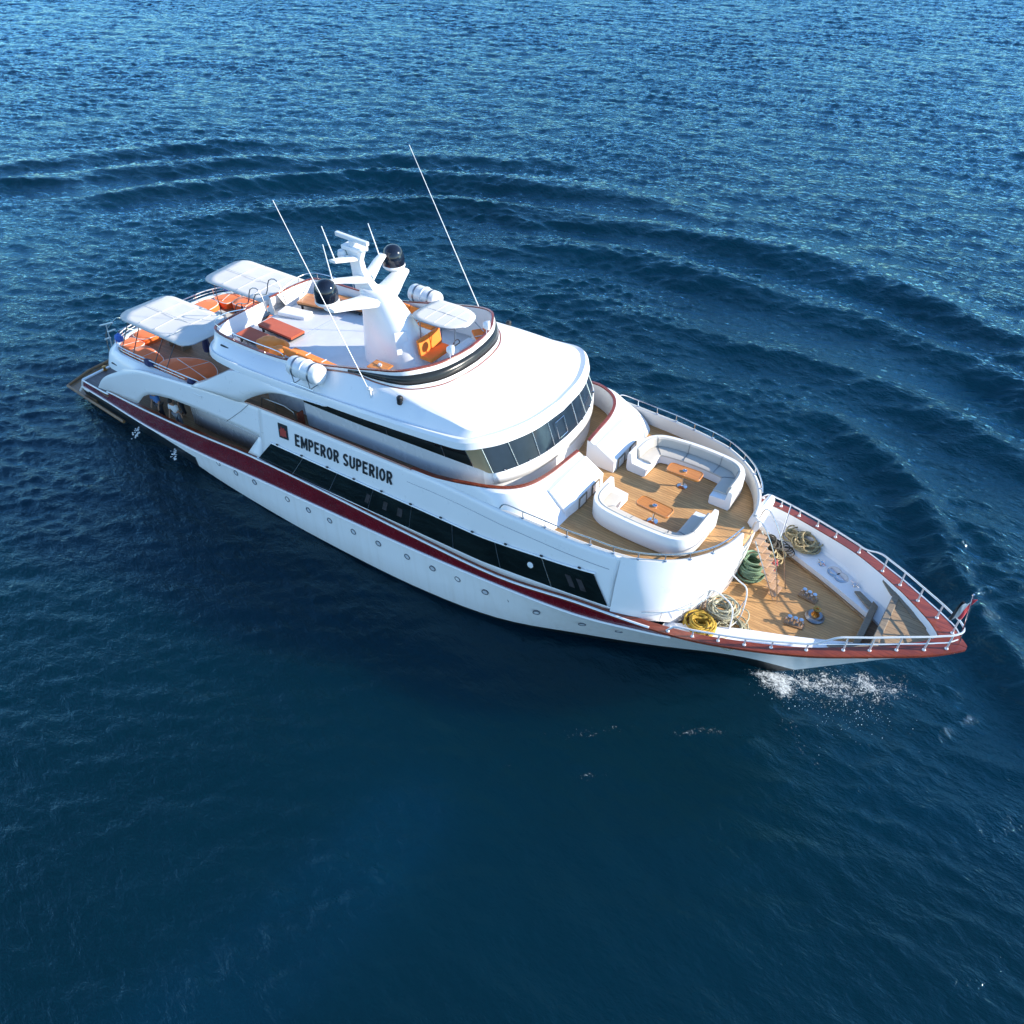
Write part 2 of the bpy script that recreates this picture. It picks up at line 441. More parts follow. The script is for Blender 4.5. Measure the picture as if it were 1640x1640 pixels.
# ------------------------------------------------------------------ the sea
def build_sea():
    N, L = 2048, 256.0
    k1 = np.fft.fftfreq(N, L / N) * 2 * np.pi
    KX, KY = np.meshgrid(k1, k1, indexing='ij')
    K = np.hypot(KX, KY); K[0, 0] = 1
    th = np.arctan2(KY, KX)
    def field(wind, lam_p, rms, spread, lam_min, seed, lam_max=1e9):
        g = np.random.default_rng(seed)
        kp = 2 * np.pi / lam_p
        S = K ** -4.0 * np.exp(-1.0 * (kp / K) ** 2)
        d = np.cos(th - wind)
        S = S * (np.abs(d) ** spread) * np.where(d > 0, 1.0, 0.25)
        S[K > 2 * np.pi / lam_min] = 0; S[K < 2 * np.pi / lam_max] = 0; S[0, 0] = 0
        A = np.sqrt(S) * (g.normal(size=K.shape) + 1j * g.normal(size=K.shape))
        h = np.fft.ifft2(A)
        sharpen = np.real(h)
        return sharpen / sharpen.std() * rms
    H1 = field(R(116), 1.15, 0.026, 3.0, 0.27, 1)
    H2 = field(R(104), 3.4, 0.036, 5.0, 0.9, 2)
    H3 = field(R(88), 0.75, 0.012, 2.0, 0.26, 3)
    HB = field(R(60), 26.0, 1.0, 0.0, 9.0, 4)
    def sharp(h, a):     # peaked crests, flat troughs
        s = h.std(); return h + a * (h * h / s - s)
    H1 = sharp(H1, 0.16)

    def axis(lo, f0, f1, hi, fine, coarse):
        a = np.arange(f0, f1 + fine / 2, fine)
        def grow(start, end):
            out, x, st = [], start, fine
            while x < end:
                st = min(coarse, st * 1.03); x += st; out.append(x)
            return np.array(out)
        left = -(grow(-f0, -lo))[::-1]
        return np.concatenate([left, a, grow(f1, hi)])
    xs = axis(-165, -36, 28, 86, 0.135, 0.36)
    ys = axis(-45, -26, 32, 185, 0.135, 0.36)
    X, Y = np.meshgrid(xs, ys, indexing='ij')
    fi, fj = (X + 170) / L * N % N, (Y + 70) / L * N % N
    def samp(Hh):
        i0, j0 = np.floor(fi).astype(int), np.floor(fj).astype(int)
        a, b = fi - i0, fj - j0
        i1, j1 = (i0 + 1) % N, (j0 + 1) % N; i0 %= N; j0 %= N
        return (Hh[i0, j0] * (1 - a) * (1 - b) + Hh[i1, j0] * a * (1 - b) + Hh[i0, j1] * (1 - a) * b + Hh[i1, j1] * a * b)
    def sm(x, a, b):
        t = np.clip((x - a) / (b - a), 0, 1); return t * t * (3 - 2 * t)
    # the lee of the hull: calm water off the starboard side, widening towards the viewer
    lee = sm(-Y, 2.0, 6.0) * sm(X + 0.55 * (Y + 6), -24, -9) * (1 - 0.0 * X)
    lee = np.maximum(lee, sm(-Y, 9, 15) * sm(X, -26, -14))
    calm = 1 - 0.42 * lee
    # a gust patch of livelier ripples in the foreground
    def bandmask(ax, ay, bx, by, w0, w1):
        dx, dy = bx - ax, by - ay; LL = math.hypot(dx, dy)
        u_ = ((X - ax) * dx + (Y - ay) * dy) / LL; v_ = ((X - ax) * dy - (Y - ay) * dx) / LL
        ww = w0 + (w1 - w0) * np.clip(u_ / LL, 0, 1)
        return np.exp(-(v_ / ww) ** 2) * sm(u_, -1.5, 1.5) * (1 - sm(u_, LL - 1.5, LL + 2.5))
    gust = bandmask(4.6, -11.5, 3.4, -24.5, 1.3, 2.0)
    calm = np.clip(calm + 0.75 * gust, 0, 1.25)
    low = samp(H2)
    gustiness = np.clip(1.0 + 0.32 * samp(HB), 0.45, 1.7)
    Z = calm * gustiness * (samp(H1) + samp(H3)) + (0.45 + 0.55 * calm) * low
    # turning wake and bow waves: curved crests on the water, each with its own height and width
    big = samp(HB)
    CRESTS = [
        ([(-66.9, 11.0), (-66.4, 14.1), (-62.4, 19.5), (-58.3, 25.2), (-52.0, 31.4), (-44.9, 36.8), (-37.6, 41.1)], 0.20, 1.5, 0.0, 0.45),
        ([(-61.9, 8.3), (-61.4, 11.3), (-58.3, 16.8), (-53.8, 21.9), (-48.5, 28.3), (-41.6, 33.3), (-37.6, 36.9), (-29.5, 40.9), (-24.2, 43.2), (-16.8, 44.8)], 0.27, 1.6, 0.0, 0.35),
        ([(-55.0, 10.4), (-51.2, 16.6), (-47.8, 21.3), (-43.2, 25.4), (-38.6, 30.2), (-34.1, 32.8), (-27.9, 36.1), (-21.2, 38.5), (-15.8, 39.9), (-8.6, 40.3), (-2.6, 40.5), (3.9, 40.3)], 0.31, 1.7, 0.12, 0.35),
        ([(-44.1, 10.2), (-41.1, 15.3), (-38.6, 19.5), (-34.9, 22.8), (-27.8, 29.4), (-23.0, 31.6), (-18.0, 33.4), (-10.9, 35.6), (-6.6, 36.0), (-1.3, 37.0), (4.2, 36.5), (9.6, 34.6), (15.3, 31.9), (22.0, 28.0)], 0.30, 1.7, 0.25, 0.1),
        ([(-25.0, 25.5), (-19.8, 27.2), (-12.7, 29.3), (-8.1, 30.2), (-5.2, 29.8), (0.2, 29.5), (5.1, 29.7), (9.9, 28.6), (14.1, 28.0), (18.1, 26.5), (24.0, 23.5)], 0.30, 1.6, 0.25, 0.05),
        ([(-11.5, 20.6), (-6.3, 21.3), (-2.7, 22.0), (2.8, 23.1), (8.3, 22.9), (12.6, 21.8), (17.4, 19.7), (23.0, 16.0)], 0.26, 1.5, 0.30, 0.05),
        ([(3.4, 16.5), (6.4, 17.1), (8.5, 17.8), (11.0, 16.2), (14.1, 13.7), (16.9, 10.6), (18.9, 7.7), (20.8, 4.6), (22.0, 1.5)], 0.32, 1.0, 0.35, 0.05),
        ([(14.5, 16.8), (17.8, 12.6), (20.3, 9.4), (23.0, 5.0)], 0.18, 1.1, 0.3, 0.1),
    ]
    flat_near = np.zeros_like(X)
    bow_foam = np.zeros_like(X)
    for ci, (pl, amp, sg, f0, f1) in enumerate(CRESTS):
        P = [np.array(p[:2]) for p in cr([(a, b, 0) for a, b in pl], 4)]
        tot = sum(np.linalg.norm(b - a) for a, b in zip(P, P[1:]))
        x0, x1 = min(p[0] for p in P) - 9, max(p[0] for p in P) + 9
        y0, y1 = min(p[1] for p in P) - 9, max(p[1] for p in P) + 9
        ix = np.where((xs > x0) & (xs < x1))[0]; iy = np.where((ys > y0) & (ys < y1))[0]
        sl = (slice(ix[0], ix[-1] + 1), slice(iy[0], iy[-1] + 1))
        xx, yy = X[sl] + 0.55 * big[sl], Y[sl] + 0.55 * low[sl] / 0.036 * 0.25
        best = np.full(xx.shape, 1e9); sw = np.zeros(xx.shape); su = np.zeros(xx.shape); acc = 0.0
        for a, b in zip(P, P[1:]):
            d_ = b - a; ln = np.linalg.norm(d_); d_ = d_ / ln
            u_ = np.clip((xx - a[0]) * d_[0] + (yy - a[1]) * d_[1], 0, ln)
            px_, py_ = xx - a[0] - u_ * d_[0], yy - a[1] - u_ * d_[1]
            dd_ = px_ * px_ + py_ * py_; m_ = dd_ < best
            best = np.where(m_, dd_, best); sw = np.where(m_, px_ * -d_[1] + py_ * d_[0], sw); su = np.where(m_, acc + u_, su); acc += ln
        t_ = su / tot
        env = (sm(t_, -0.02, max(0.03, f0)) if f0 else 1.0) * (1 - (sm(t_, 1 - f1, 1.0) if f1 else 0))
        dist = np.sqrt(best) * np.sign(sw + 1e-9)
        env = env * np.clip(1.0 + 0.28 * big[sl], 0.35, 1.5)
        sg = sg * 0.92
        prof = np.exp(-(dist / sg) ** 2) - 0.50 * np.exp(-((dist + 2.0 * sg) / (1.25 * sg)) ** 2) - 0.18 * np.exp(-((dist - 2.2 * sg) / (1.4 * sg)) ** 2)
        Z[sl] += (1.15 if ci < 3 else 1.22) * amp * env * prof
        if ci >= 6: bow_foam[sl] += 0.10 * env * np.exp(-((dist + 0.25) / 0.30) ** 2)
    be = 0.0; w = X
    edge = np.minimum(np.minimum(X - X.min(), X.max() - X), np.minimum(Y - Y.min(), Y.max() - Y))
    Z *= sm(edge, 0, 8)
    # foam
    foam_glint = 0.70 * np.exp(-(((X - 12.35) / 0.65) ** 2 + ((Y + 0.55) / 0.5) ** 2))
    foam_glint += 0.42 * bandmask(12.2, -0.05, 16.3, 2.3, 0.5, 0.8) + 0.34 * bandmask(13.2, -0.7, 16.2, 1.3, 0.7, 0.8)
    foam_glint += 0.42 * bandmask(10.2, -0.95, 12.5, -0.15, 0.16, 0.32) + 0.26 * bandmask(12.4, -1.2, 15.2, -3.4, 0.4, 0.8) + 0.26 * bandmask(11.6, -1.2, 10.2, -2.2, 0.3, 0.3)
    crest = np.clip((Z - 0.15) / 0.2, 0, 1)
    foam_glint += bow_foam
    foam_glint += 0.37 * bandmask(6.6, -7.2, 8.4, -5.6, 0.35, 0.2) + 0.36 * bandmask(7.6, -8.6, 8.9, -7.4, 0.3, 0.2) + 0.35 * bandmask(9.6, -5.0, 11.8, -3.4, 0.35, 0.25) + 0.2 * bandmask(5.6, -9.6, 7.0, -8.2, 0.5, 0.3)  # bands of pale flecks painted on the water as sun glints
    foam_glint += 0.28 * bandmask(4.4, -5.2, 6.8, -5.0, 0.3, 0.3)  # one more painted glint band
    foam_glint = np.clip(foam_glint, 0, 0.66)
    nx, ny = len(xs), len(ys)
    co = np.stack([X, Y, Z], -1).reshape(-1, 3).astype(np.float32)
    idx = np.arange(nx * ny).reshape(nx, ny)
    q = np.stack([idx[:-1, :-1], idx[1:, :-1], idx[1:, 1:], idx[:-1, 1:]], -1).reshape(-1, 4)
    # skirt to the horizon
    x0, x1, y0, y1 = xs[0], xs[-1], ys[0], ys[-1]
    B = 6000.0
    ex = np.array([[-B, -B, 0], [B, -B, 0], [B, B, 0], [-B, B, 0], [x0, y0, 0], [x1, y0, 0], [x1, y1, 0], [x0, y1, 0]], np.float32)
    o = len(co)
    co = np.concatenate([co, ex])
    q2 = np.array([[0, 1, 5, 4], [1, 2, 6, 5], [2, 3, 7, 6], [3, 0, 4, 7]]) + o
    q = np.concatenate([q, q2])
    me = bpy.data.meshes.new('sea')
    me.vertices.add(len(co)); me.vertices.foreach_set('co', co.ravel())
    me.loops.add(q.size); me.loops.foreach_set('vertex_index', q.ravel().astype(np.int32))
    me.polygons.add(len(q)); me.polygons.foreach_set('loop_start', np.arange(0, q.size, 4, dtype=np.int32))
    me.polygons.foreach_set('use_smooth', np.ones(len(q), bool))
    me.update(calc_edges=True)
    farm = 1 - sm(edge, 0, 14)
    for nm, arr, dv in (('foam_glint', foam_glint, 0.0), ('calm', calm, 1.0), ('far', farm, 1.0)):
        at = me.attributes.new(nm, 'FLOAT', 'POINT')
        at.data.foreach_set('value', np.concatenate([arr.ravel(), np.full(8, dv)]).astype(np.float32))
    m, nt, nd, lk, p = new_mat('sea_water')
    tc = nt.nodes.new('ShaderNodeTexCoord')
    af = nt.nodes.new('ShaderNodeAttribute'); af.attribute_name = 'foam_glint'
    ac = nt.nodes.new('ShaderNodeAttribute'); ac.attribute_name = 'calm'
    big = noise(nt, 0.045, 3, tc.outputs['Object'])
    deep = mixcol(nt, ramp(nt, big.outputs['Fac'], 0.35, 0.65), (0.0002, 0.0105, 0.0185), (0.0003, 0.0165, 0.0305))
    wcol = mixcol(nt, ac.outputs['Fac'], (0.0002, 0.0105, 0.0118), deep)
    # foam and glint mask broken up by fine noise
    fn = noise(nt, 6.0, 8, tc.outputs['Object'], 0.72)
    fn.inputs['Distortion'].default_value = 1.4
    sub = nt.nodes.new('ShaderNodeMath'); sub.operation = 'SUBTRACT'
    one = nt.nodes.new('ShaderNodeMath'); one.operation = 'MULTIPLY'; one.inputs[1].default_value = 0.62
    fb = noise(nt, 1.3, 4, tc.outputs['Object'], 0.6)
    fbm = nt.nodes.new('ShaderNodeMapRange'); fbm.inputs['From Min'].default_value = 0.35; fbm.inputs['From Max'].default_value = 0.62; fbm.inputs['To Min'].default_value = 0.68; fbm.inputs['To Max'].default_value = 1.1
    lk.new(fb.outputs['Fac'], fbm.inputs['Value'])
    fmu = nt.nodes.new('ShaderNodeMath'); fmu.operation = 'MULTIPLY'
    lk.new(af.outputs['Fac'], fmu.inputs[0]); lk.new(fbm.outputs['Result'], fmu.inputs[1])
    lk.new(fmu.outputs[0], one.inputs[0])
    add = nt.nodes.new('ShaderNodeMath'); add.operation = 'ADD'
    lk.new(one.outputs[0], add.inputs[0]); lk.new(fn.outputs['Fac'], add.inputs[1])
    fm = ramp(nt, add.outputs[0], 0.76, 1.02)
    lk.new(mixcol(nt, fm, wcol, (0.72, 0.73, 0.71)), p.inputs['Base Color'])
    rg = nt.nodes.new('ShaderNodeMapRange'); rg.inputs['To Min'].default_value = 0.05; rg.inputs['To Max'].default_value = 0.7
    lk.new(fm, rg.inputs['Value']); lk.new(rg.outputs['Result'], p.inputs['Roughness'])
    p.inputs['IOR'].default_value = 1.333
    p.inputs['Specular IOR Level'].default_value = 0.0
    p.subsurface_method = 'BURLEY'
    p.inputs['Subsurface Weight'].default_value = 1.0
    p.inputs['Subsurface Radius'].default_value = (1.0, 1.0, 1.0)
    p.inputs['Subsurface Scale'].default_value = 8.0
    gl = nt.nodes.new('ShaderNodeBsdfGlossy'); gl.inputs['Color'].default_value = (0.46, 0.80, 1.0, 1.0); gl.inputs['Roughness'].default_value = 0.06
    fre = nt.nodes.new('ShaderNodeFresnel'); fre.inputs['IOR'].default_value = 1.42
    nof = nt.nodes.new('ShaderNodeMath'); nof.operation = 'MULTIPLY_ADD'; nof.inputs[1].default_value = -0.9; nof.inputs[2].default_value = 1.0
    lk.new(fm, nof.inputs[0])
    ff = nt.nodes.new('ShaderNodeMath'); ff.operation = 'MULTIPLY'
    lk.new(fre.outputs[0], ff.inputs[0]); lk.new(nof.outputs[0], ff.inputs[1])
    # the open sea beyond the modelled waves: rougher, its facets average out the mirror
    afar = nt.nodes.new('ShaderNodeAttribute'); afar.attribute_name = 'far'
    frm = nt.nodes.new('ShaderNodeMath'); frm.operation = 'MULTIPLY_ADD'; frm.inputs[1].default_value = -0.66; frm.inputs[2].default_value = 1.0
    lk.new(afar.outputs['Fac'], frm.inputs[0])
    ff2 = nt.nodes.new('ShaderNodeMath'); ff2.operation = 'MULTIPLY'
    lk.new(ff.outputs[0], ff2.inputs[0]); lk.new(frm.outputs[0], ff2.inputs[1])
    gro = nt.nodes.new('ShaderNodeMath'); gro.operation = 'MULTIPLY_ADD'; gro.inputs[1].default_value = 0.34; gro.inputs[2].default_value = 0.06
    lk.new(afar.outputs['Fac'], gro.inputs[0]); lk.new(gro.outputs[0], gl.inputs['Roughness'])
    ff = ff2
    mxs = nt.nodes.new('ShaderNodeMixShader')
    lk.new(ff.outputs[0], mxs.inputs[0]); lk.new(p.outputs[0], mxs.inputs[1]); lk.new(gl.outputs[0], mxs.inputs[2])
    lk.new(mxs.outputs[0], nt.nodes['Material Output'].inputs['Surface'])
    # fine ripples
    mp = nt.nodes.new('ShaderNodeMapping'); mp.inputs['Rotation'].default_value = (0, 0, R(28)); mp.inputs['Scale'].default_value = (1.0, 1.9, 1)
    lk.new(tc.outputs['Object'], mp.inputs['Vector'])
    n1 = noise(nt, 1.5, 5, mp.outputs['Vector'], 0.6)
    n1.inputs['Distortion'].default_value = 0.2
    mul = nt.nodes.new('ShaderNodeMath'); mul.operation = 'MULTIPLY'
    n3 = noise(nt, 5.0, 4, mp.outputs['Vector'], 0.6)
    n3.inputs['Distortion'].default_value = 0.1
    n3m = nt.nodes.new('ShaderNodeMath'); n3m.operation = 'MULTIPLY_ADD'; n3m.inputs[1].default_value = 0.28
    lk.new(n3.outputs['Fac'], n3m.inputs[0]); lk.new(n1.outputs['Fac'], n3m.inputs[2])
    sq = nt.nodes.new('ShaderNodeMath'); sq.operation = 'POWER'; sq.inputs[1].default_value = 0.42
    lk.new(ac.outputs['Fac'], sq.inputs[0])
    lk.new(n3m.outputs[0], mul.inputs[0]); lk.new(sq.outputs[0], mul.inputs[1])
    bump(nt, p, mul.outputs[0], 0.72, 0.16)
    nrm_ = p.inputs['Normal'].links[0].from_socket
    lk.new(nrm_, gl.inputs['Normal']); lk.new(nrm_, fre.inputs['Normal'])
    me.materials.append(m)
    o = bpy.data.objects.new('sea', me)
    COL.objects.link(o)
    tag(o, 'dark blue rippled sea with curved wake crests around the yacht', 'sea', None, 'structure')
    # spray thrown up at the stem
    mb = MB()
    g = np.random.default_rng(5)
    for i in range(700):
        if i < 220:
            x, y = g.normal(12.35, 0.45), g.normal(-0.6, 0.35)
        else:
            x, y = g.normal(14.3, 1.0), g.normal(0.1, 0.8)
        z = abs(g.normal(0.05, 0.18)); rr = abs(g.normal(0.003, 0.007)) + 0.004
        a = g.uniform(0, 6.28, 4)
        vs = [(x + rr * math.cos(q), y + rr * math.sin(q), z) for q in (0, 2.1, 4.2)] + [(x, y, z + 1.4 * rr), (x, y, z - 1.4 * rr)]
        mb.add(vs, [(0, 1, 3), (1, 2, 3), (2, 0, 3), (1, 0, 4), (2, 1, 4), (0, 2, 4)])
    sp = mb.build('spray', paint('white_water', (0.85, 0.86, 0.86), 0.4), None, 0)
    tag(sp, 'white droplets of spray beside the stem of the yacht', 'spray', None, 'stuff')

build_sea()

# ------------------------------------------------------------------ the yacht
Y_ = thing('motor_yacht', 'large white motor yacht with maroon stripe under way on the blue sea', 'yacht')

# --- hull curves (starboard taken as y>0 here, mirrored afterwards)
CAP = [(-25.0, 4.15, 1.66), (-22.7, 4.25, 1.74), (-22.35, 4.27, 1.96), (-19, 4.42, 2.22), (-15, 4.52, 2.58), (-11, 4.58, 3.02), (-7, 4.62, 3.20),
       (-2, 4.60, 3.22), (2.3, 4.52, 3.28), (5.6, 4.42, 3.86), (8.0, 4.28, 4.14), (9.7, 4.06, 4.34), (11.3, 3.58, 4.50), (13.1, 2.86, 4.70),
       (14.7, 1.92, 4.85), (16.2, 0.92, 4.95), (17.0, 0.16, 4.99), (17.08, 0.0, 4.99)]
RED = [(-25.3, 4.15, 1.20), (-22.7, 4.25, 1.16), (-22.3, 4.27, 1.15), (-19, 4.42, 1.12), (-15, 4.52, 1.38), (-11, 4.58, 1.76), (-7, 4.62, 2.11),
       (-2, 4.60, 2.46), (2.3, 4.50, 2.80), (5.6, 4.32, 3.12), (8.0, 4.06, 3.60), (9.7, 3.86, 4.05), (11.3, 3.42, 4.36), (13.1, 2.74, 4.58),
       (14.7, 1.82, 4.73), (16.2, 0.84, 4.82), (16.95, 0.12, 4.86), (17.0, 0.0, 4.86)]
WHT = [(-25.6, 4.10, 0.92), (-22.7, 4.22, 0.86), (-22.3, 4.24, 0.85), (-19, 4.40, 0.82), (-15, 4.44, 0.12), (-11, 4.60, 0.05), (-7, 4.66, 0.08),
       (-2, 4.56, 0.20), (2.0, 4.12, 0.38), (5.3, 3.02, 0.56), (7.4, 2.22, 0.66), (8.7, 1.66, 0.72), (9.9, 1.05, 0.70), (11.1, 0.52, 0.66),
       (12.0, 0.22, 0.62), (12.5, 0.07, 0.60), (12.66, 0.015, 0.60), (12.69, 0.0, 0.60)]
interp_k = lambda x: float(np.interp(x, [0, 6, 13], [0.3, 0.9, 2.1]))
interp_y = lambda x: float(np.interp(x, [0, 7, 11], [0.86, 0.7, 0.3]))
KEEL = [(x - interp_k(x), y * interp_y(x), -1.2) for (x, y, z) in WHT]

capC, redC, whtC, keelC = (cr(c, 5) for c in (CAP, RED, WHT, KEEL))
mid = [Vector(a).lerp(b, 0.5) + Vector((0, -0.10 * min(1, max(0, (a.x - 4) / 4)) * min(1, a.y), -0.0)) for a, b in zip(redC, whtC)]

mb = MB()
for sgn in (1, -1):
    Q = lambda c: [Vector((p.x, p.y * sgn, p.z)) for p in c]
    mb.loft([Q(redC), Q(mid), Q(whtC)], 0)
    mb.loft([Q(whtC), Q(keelC)], 1)
# transom
st = [(c[0], s * c[1], c[2]) for s in (1, -1) for c in [CAP[0], RED[0], WHT[0], KEEL[0]]]
mb.add(st, [(0, 1, 5, 4), (1, 2, 6, 5), (2, 3, 7, 6)], 1)
hull = mb.build('hull', ['hull', 'black'], Y_, 40)
# black paint aft of the flare: white topside only forward of x = -17
me = hull.data
for f in me.polygons:
    c = f.center
    if f.material_index == 0 and c.x < -15.5 - max(0, (c.z - 0.5)) * 1.6 and c.z < 0.98:
        f.material_index = 1

mb = MB()
for sgn in (1, -1):
    out = [Vector((p.x, p.y * sgn, p.z)) for p in capC]
    low = [Vector((p.x, p.y * sgn, p.z)) for p in redC]
    mb.loft([out, low], 0)
red_band = mb.build('bulwark_band', 'red', Y_, 40)
# thin white rub rail between band and topside, thin white line at the cap
mb = MB()
for sgn in (1, -1):
    pr = [Vector((p.x, (p.y + 0.02) * sgn, p.z)) for p in redC if p.x < 9.2]
    mb.tube(pr, 0.055, 6)
    pr = [Vector((p.x, (p.y + 0.015) * sgn, p.z + 0.01)) for p in capC if p.x < 8.6]
    mb.tube(pr, 0.045, 6)
    mb.tube([(-25.0, 4.17 * sgn, 1.70), (-25.3, 4.17 * sgn, 1.2), (-25.85, 4.12 * sgn, 0.7)], 0.055, 6)
mb.build('rub_rail', 'white', Y_, 40)

def hull_y(x, z):
    """half-breadth of the topside at (x, z)"""
    best = None
    for a, b, c in zip(redC, mid, whtC):
        for p, q in ((a, b), (b, c)):
            if (p.z - z) * (q.z - z) <= 0:
                r_ = p.lerp(q, (z - p.z) / (q.z - p.z + 1e-9))
                if best is None or abs(r_.x - x) < abs(best.x - x): best = r_
    return best.y if best and abs(best.x - x) < 1.2 else 4.4
def inner(curve, d, dz=0.0):
    """offset a half-side curve inboard in plan"""
    out = []
    for i, p in enumerate(curve):
        a, b = curve[max(0, i - 1)], curve[min(len(curve) - 1, i + 1)]
        t = Vector((b.x - a.x, b.y - a.y, 0)).normalized()
        n = Vector((t.y, -t.x, 0))
        dd = d(p.x) if callable(d) else d
        q = p + n * dd
        if out and out[-1].y <= 0.0 and dd > 0: q = out[-1].copy()
        elif q.y < 0 and dd > 0: q = Vector((min(q.x, out[-1].x + 0.3) if out else q.x, 0.0, q.z))
        q.y = max(0.0, q.y); q.z += dz
        out.append(q)
    return out
capw = lambda x: interp(x, [(-25, 0.20), (4, 0.20), (9, 0.26), (13, 0.29), (15, 0.36), (16.2, 0.50), (17, 0.65)])
capF = [p for p in capC if p.x > -22.5]
capIn = inner(capF, capw)
capO = inner(capF, -0.05)
mb = MB()
for sgn in (1, -1):
    S = lambda c, dz=0: [Vector((p.x, p.y * sgn, p.z + dz)) for p in c]
    mb.loft([S(capO, -0.07), S(capO, 0.015), S(capIn, 0.02), S(capIn, -0.09), S(capO, -0.07)], 0)
mb.build('cap_rail', 'cap', Y_, 30)

# decks
def strip_deck(name, half, zf, mat, dz=0.0, solid=0.0):
    m_ = MB()
    a = [Vector((p[0], -p[1], zf(p[0]) + dz)) for p in half]
    b = [Vector((p[0], p[1], zf(p[0]) + dz)) for p in half]
    n = 6
    m_.loft([lerp_pts(a, b, i / n) for i in range(n + 1)], 0)
    return m_.build(name, mat, Y_, 30, 0, solid)

zmain = lambda x: interp(x, [(-25, 1.62), (-19, 1.66), (-14, 1.95), (-10, 2.35), (8, 3.0)])
dk = [(-25.0, 4.1)] + [(p.x, p.y) for p in inner([q for q in capC if -22.6 < q.x < -8.0], 0.12)]
strip_deck('main_deck', dk, zmain, 'teak_dark')
strip_deck('aft_deck', [(-25.0, 4.08), (-24, 4.1), (-22.8, 4.12), (-21.2, 4.12)], zmain, 'teak_grey', 0.02)
# swim platform behind the transom
mb = MB()
mb.prism([(-24.6, -4.1), (-27.05, -4.05), (-27.45, -2.6), (-27.5, 0), (-27.45, 2.6), (-27.05, 4.05), (-24.6, 4.1)], 0.28, 0.50, 0)
mb.build('swim_platform', 'wood', Y_, 0, 0.03)
mb = MB()
mb.tube([(-22.0, -4.28, 0.28), (-24.6, -4.2, 0.42), (-27.1, -4.12, 0.55), (-27.5, -2.6, 0.58), (-27.55, 0, 0.58), (-27.5, 2.6, 0.58), (-27.1, 4.12, 0.55), (-24.6, 4.2, 0.42)], 0.09, 7)
mb.build('fender_rail', 'wood', Y_)
mb = MB()
mb.box((-25.06, 0, 1.66), (0.16, 8.2, 0.10))
mb.build('transom_cap', 'white', Y_, 0, 0.02)
for sgn in (1, -1):
    mb = MB(); mb.lathe([(0.0, 0), (0.10, 0), (0.12, 0.05), (0.07, 0.08), (0.07, 0.2), (0.12, 0.24), (0.0, 0.26)], (-24.85, sgn * 2.9, 1.7), 10)
    mb.build('stern_bollard', 'brass', Y_)

# foredeck
zfore = lambda x: interp(x, [(8, 3.52), (10, 3.58), (14.5, 3.66)])
fd = [(8.6, 3.4), (9.6, 2.95), (10.8, 2.31), (12.5, 1.58), (14.2, 0.74), (14.6, 0.5)]
strip_deck('foredeck', [(p.x, p.y) for p in cr([(a, b, 0) for a, b in fd], 4)], zfore, 'teak')
# bulwark lining, covering shelf and wooden margin
capIf = [p for p in capIn if p.x > 8.0 and p.y > 0.0]; capIf.append(Vector((capIf[-1].x + 0.1, 0.0, capIf[-1].z)))
mb = MB(); mw = MB()
for sgn in (1, -1):
    S = lambda c: [Vector((p.x, p.y * sgn, p.z)) for p in c]
    base = [Vector((p.x - 0.02, max(0, min(p.y - 0.05, hull_y(p.x, 4.1) - 0.10)), min(p.z - 0.1, interp(p.x, [(8, 3.85), (14, 4.02), (16.8, 4.3)])))) for p in capIf]
    mb.loft([S([Vector((p.x, p.y, p.z - 0.02)) for p in capIf]), S(base)], 0)
    edge = [Vector((p[0], p[1], zfore(p[0]) + 0.30)) for p in cr([(a, b, 0) for a, b in fd], 4)]
    # resample both to the same number
    def res(c, n=24):
        x0, x1 = max(8.6, c[0][0]), min(14.6, c[-1][0])
        return [near(c, x0 + (x1 - x0) * i / n) for i in range(n + 1)]
    eb = res(base); ee = res(edge)
    mb.loft([S(eb), S(ee), S([Vector((p.x, p.y, zfore(p.x) - 0.02)) for p in ee])], 0)
    mw.tube(S([Vector((p.x, p.y - 0.03, zfore(p.x) + 0.04)) for p in ee]), 0.055, 6)
mb.build('bulwark_lining', 'white', Y_, 30)
mw.build('deck_margin', 'wood', Y_)
# bow: beams, raised planks, wooden side shelves
def cl(x, y, z, m=0.10):
    return (x, math.copysign(max(0.0, min(abs(y), hull_y(x, z) - m)), y))
mb = MB(); pb = [cl(x, y, 4.66) for x, y in ((14.78, -1.6), (15.3, -1.4), (15.9, -1.0), (16.35, -0.6), (16.55, 0.0), (16.35, 0.6), (15.9, 1.0), (15.3, 1.4), (14.78, 1.6))]
mb.prism(pb, 4.60, 4.68)
mb.build('bow_deck', 'teak_bow', Y_, 0)
mb = MB(); mb.prism([cl(x, y, 3.8) for x, y in ((14.2, -1.5), (14.74, -1.3), (14.74, 1.3), (14.2, 1.5))], 3.74, 3.86)
mb.build('well_deck', 'teak_dark', Y_, 0)
for (xa, xb, z, w) in ((14.18, 14.30, 4.04, 0.22), (14.66, 14.78, 4.66, 0.20)):
    mb = MB(); mb.prism([cl(xa - 0.05, -1.8, z - 0.2), cl(xb + 0.05, -1.8, z - 0.2), cl(xb + 0.05, 1.8, z - 0.2), cl(xa - 0.05, 1.8, z - 0.2)], z - 0.22, z + 0.06)
    mb.build('bow_beam', 'oldwood', Y_, 0, 0.02)
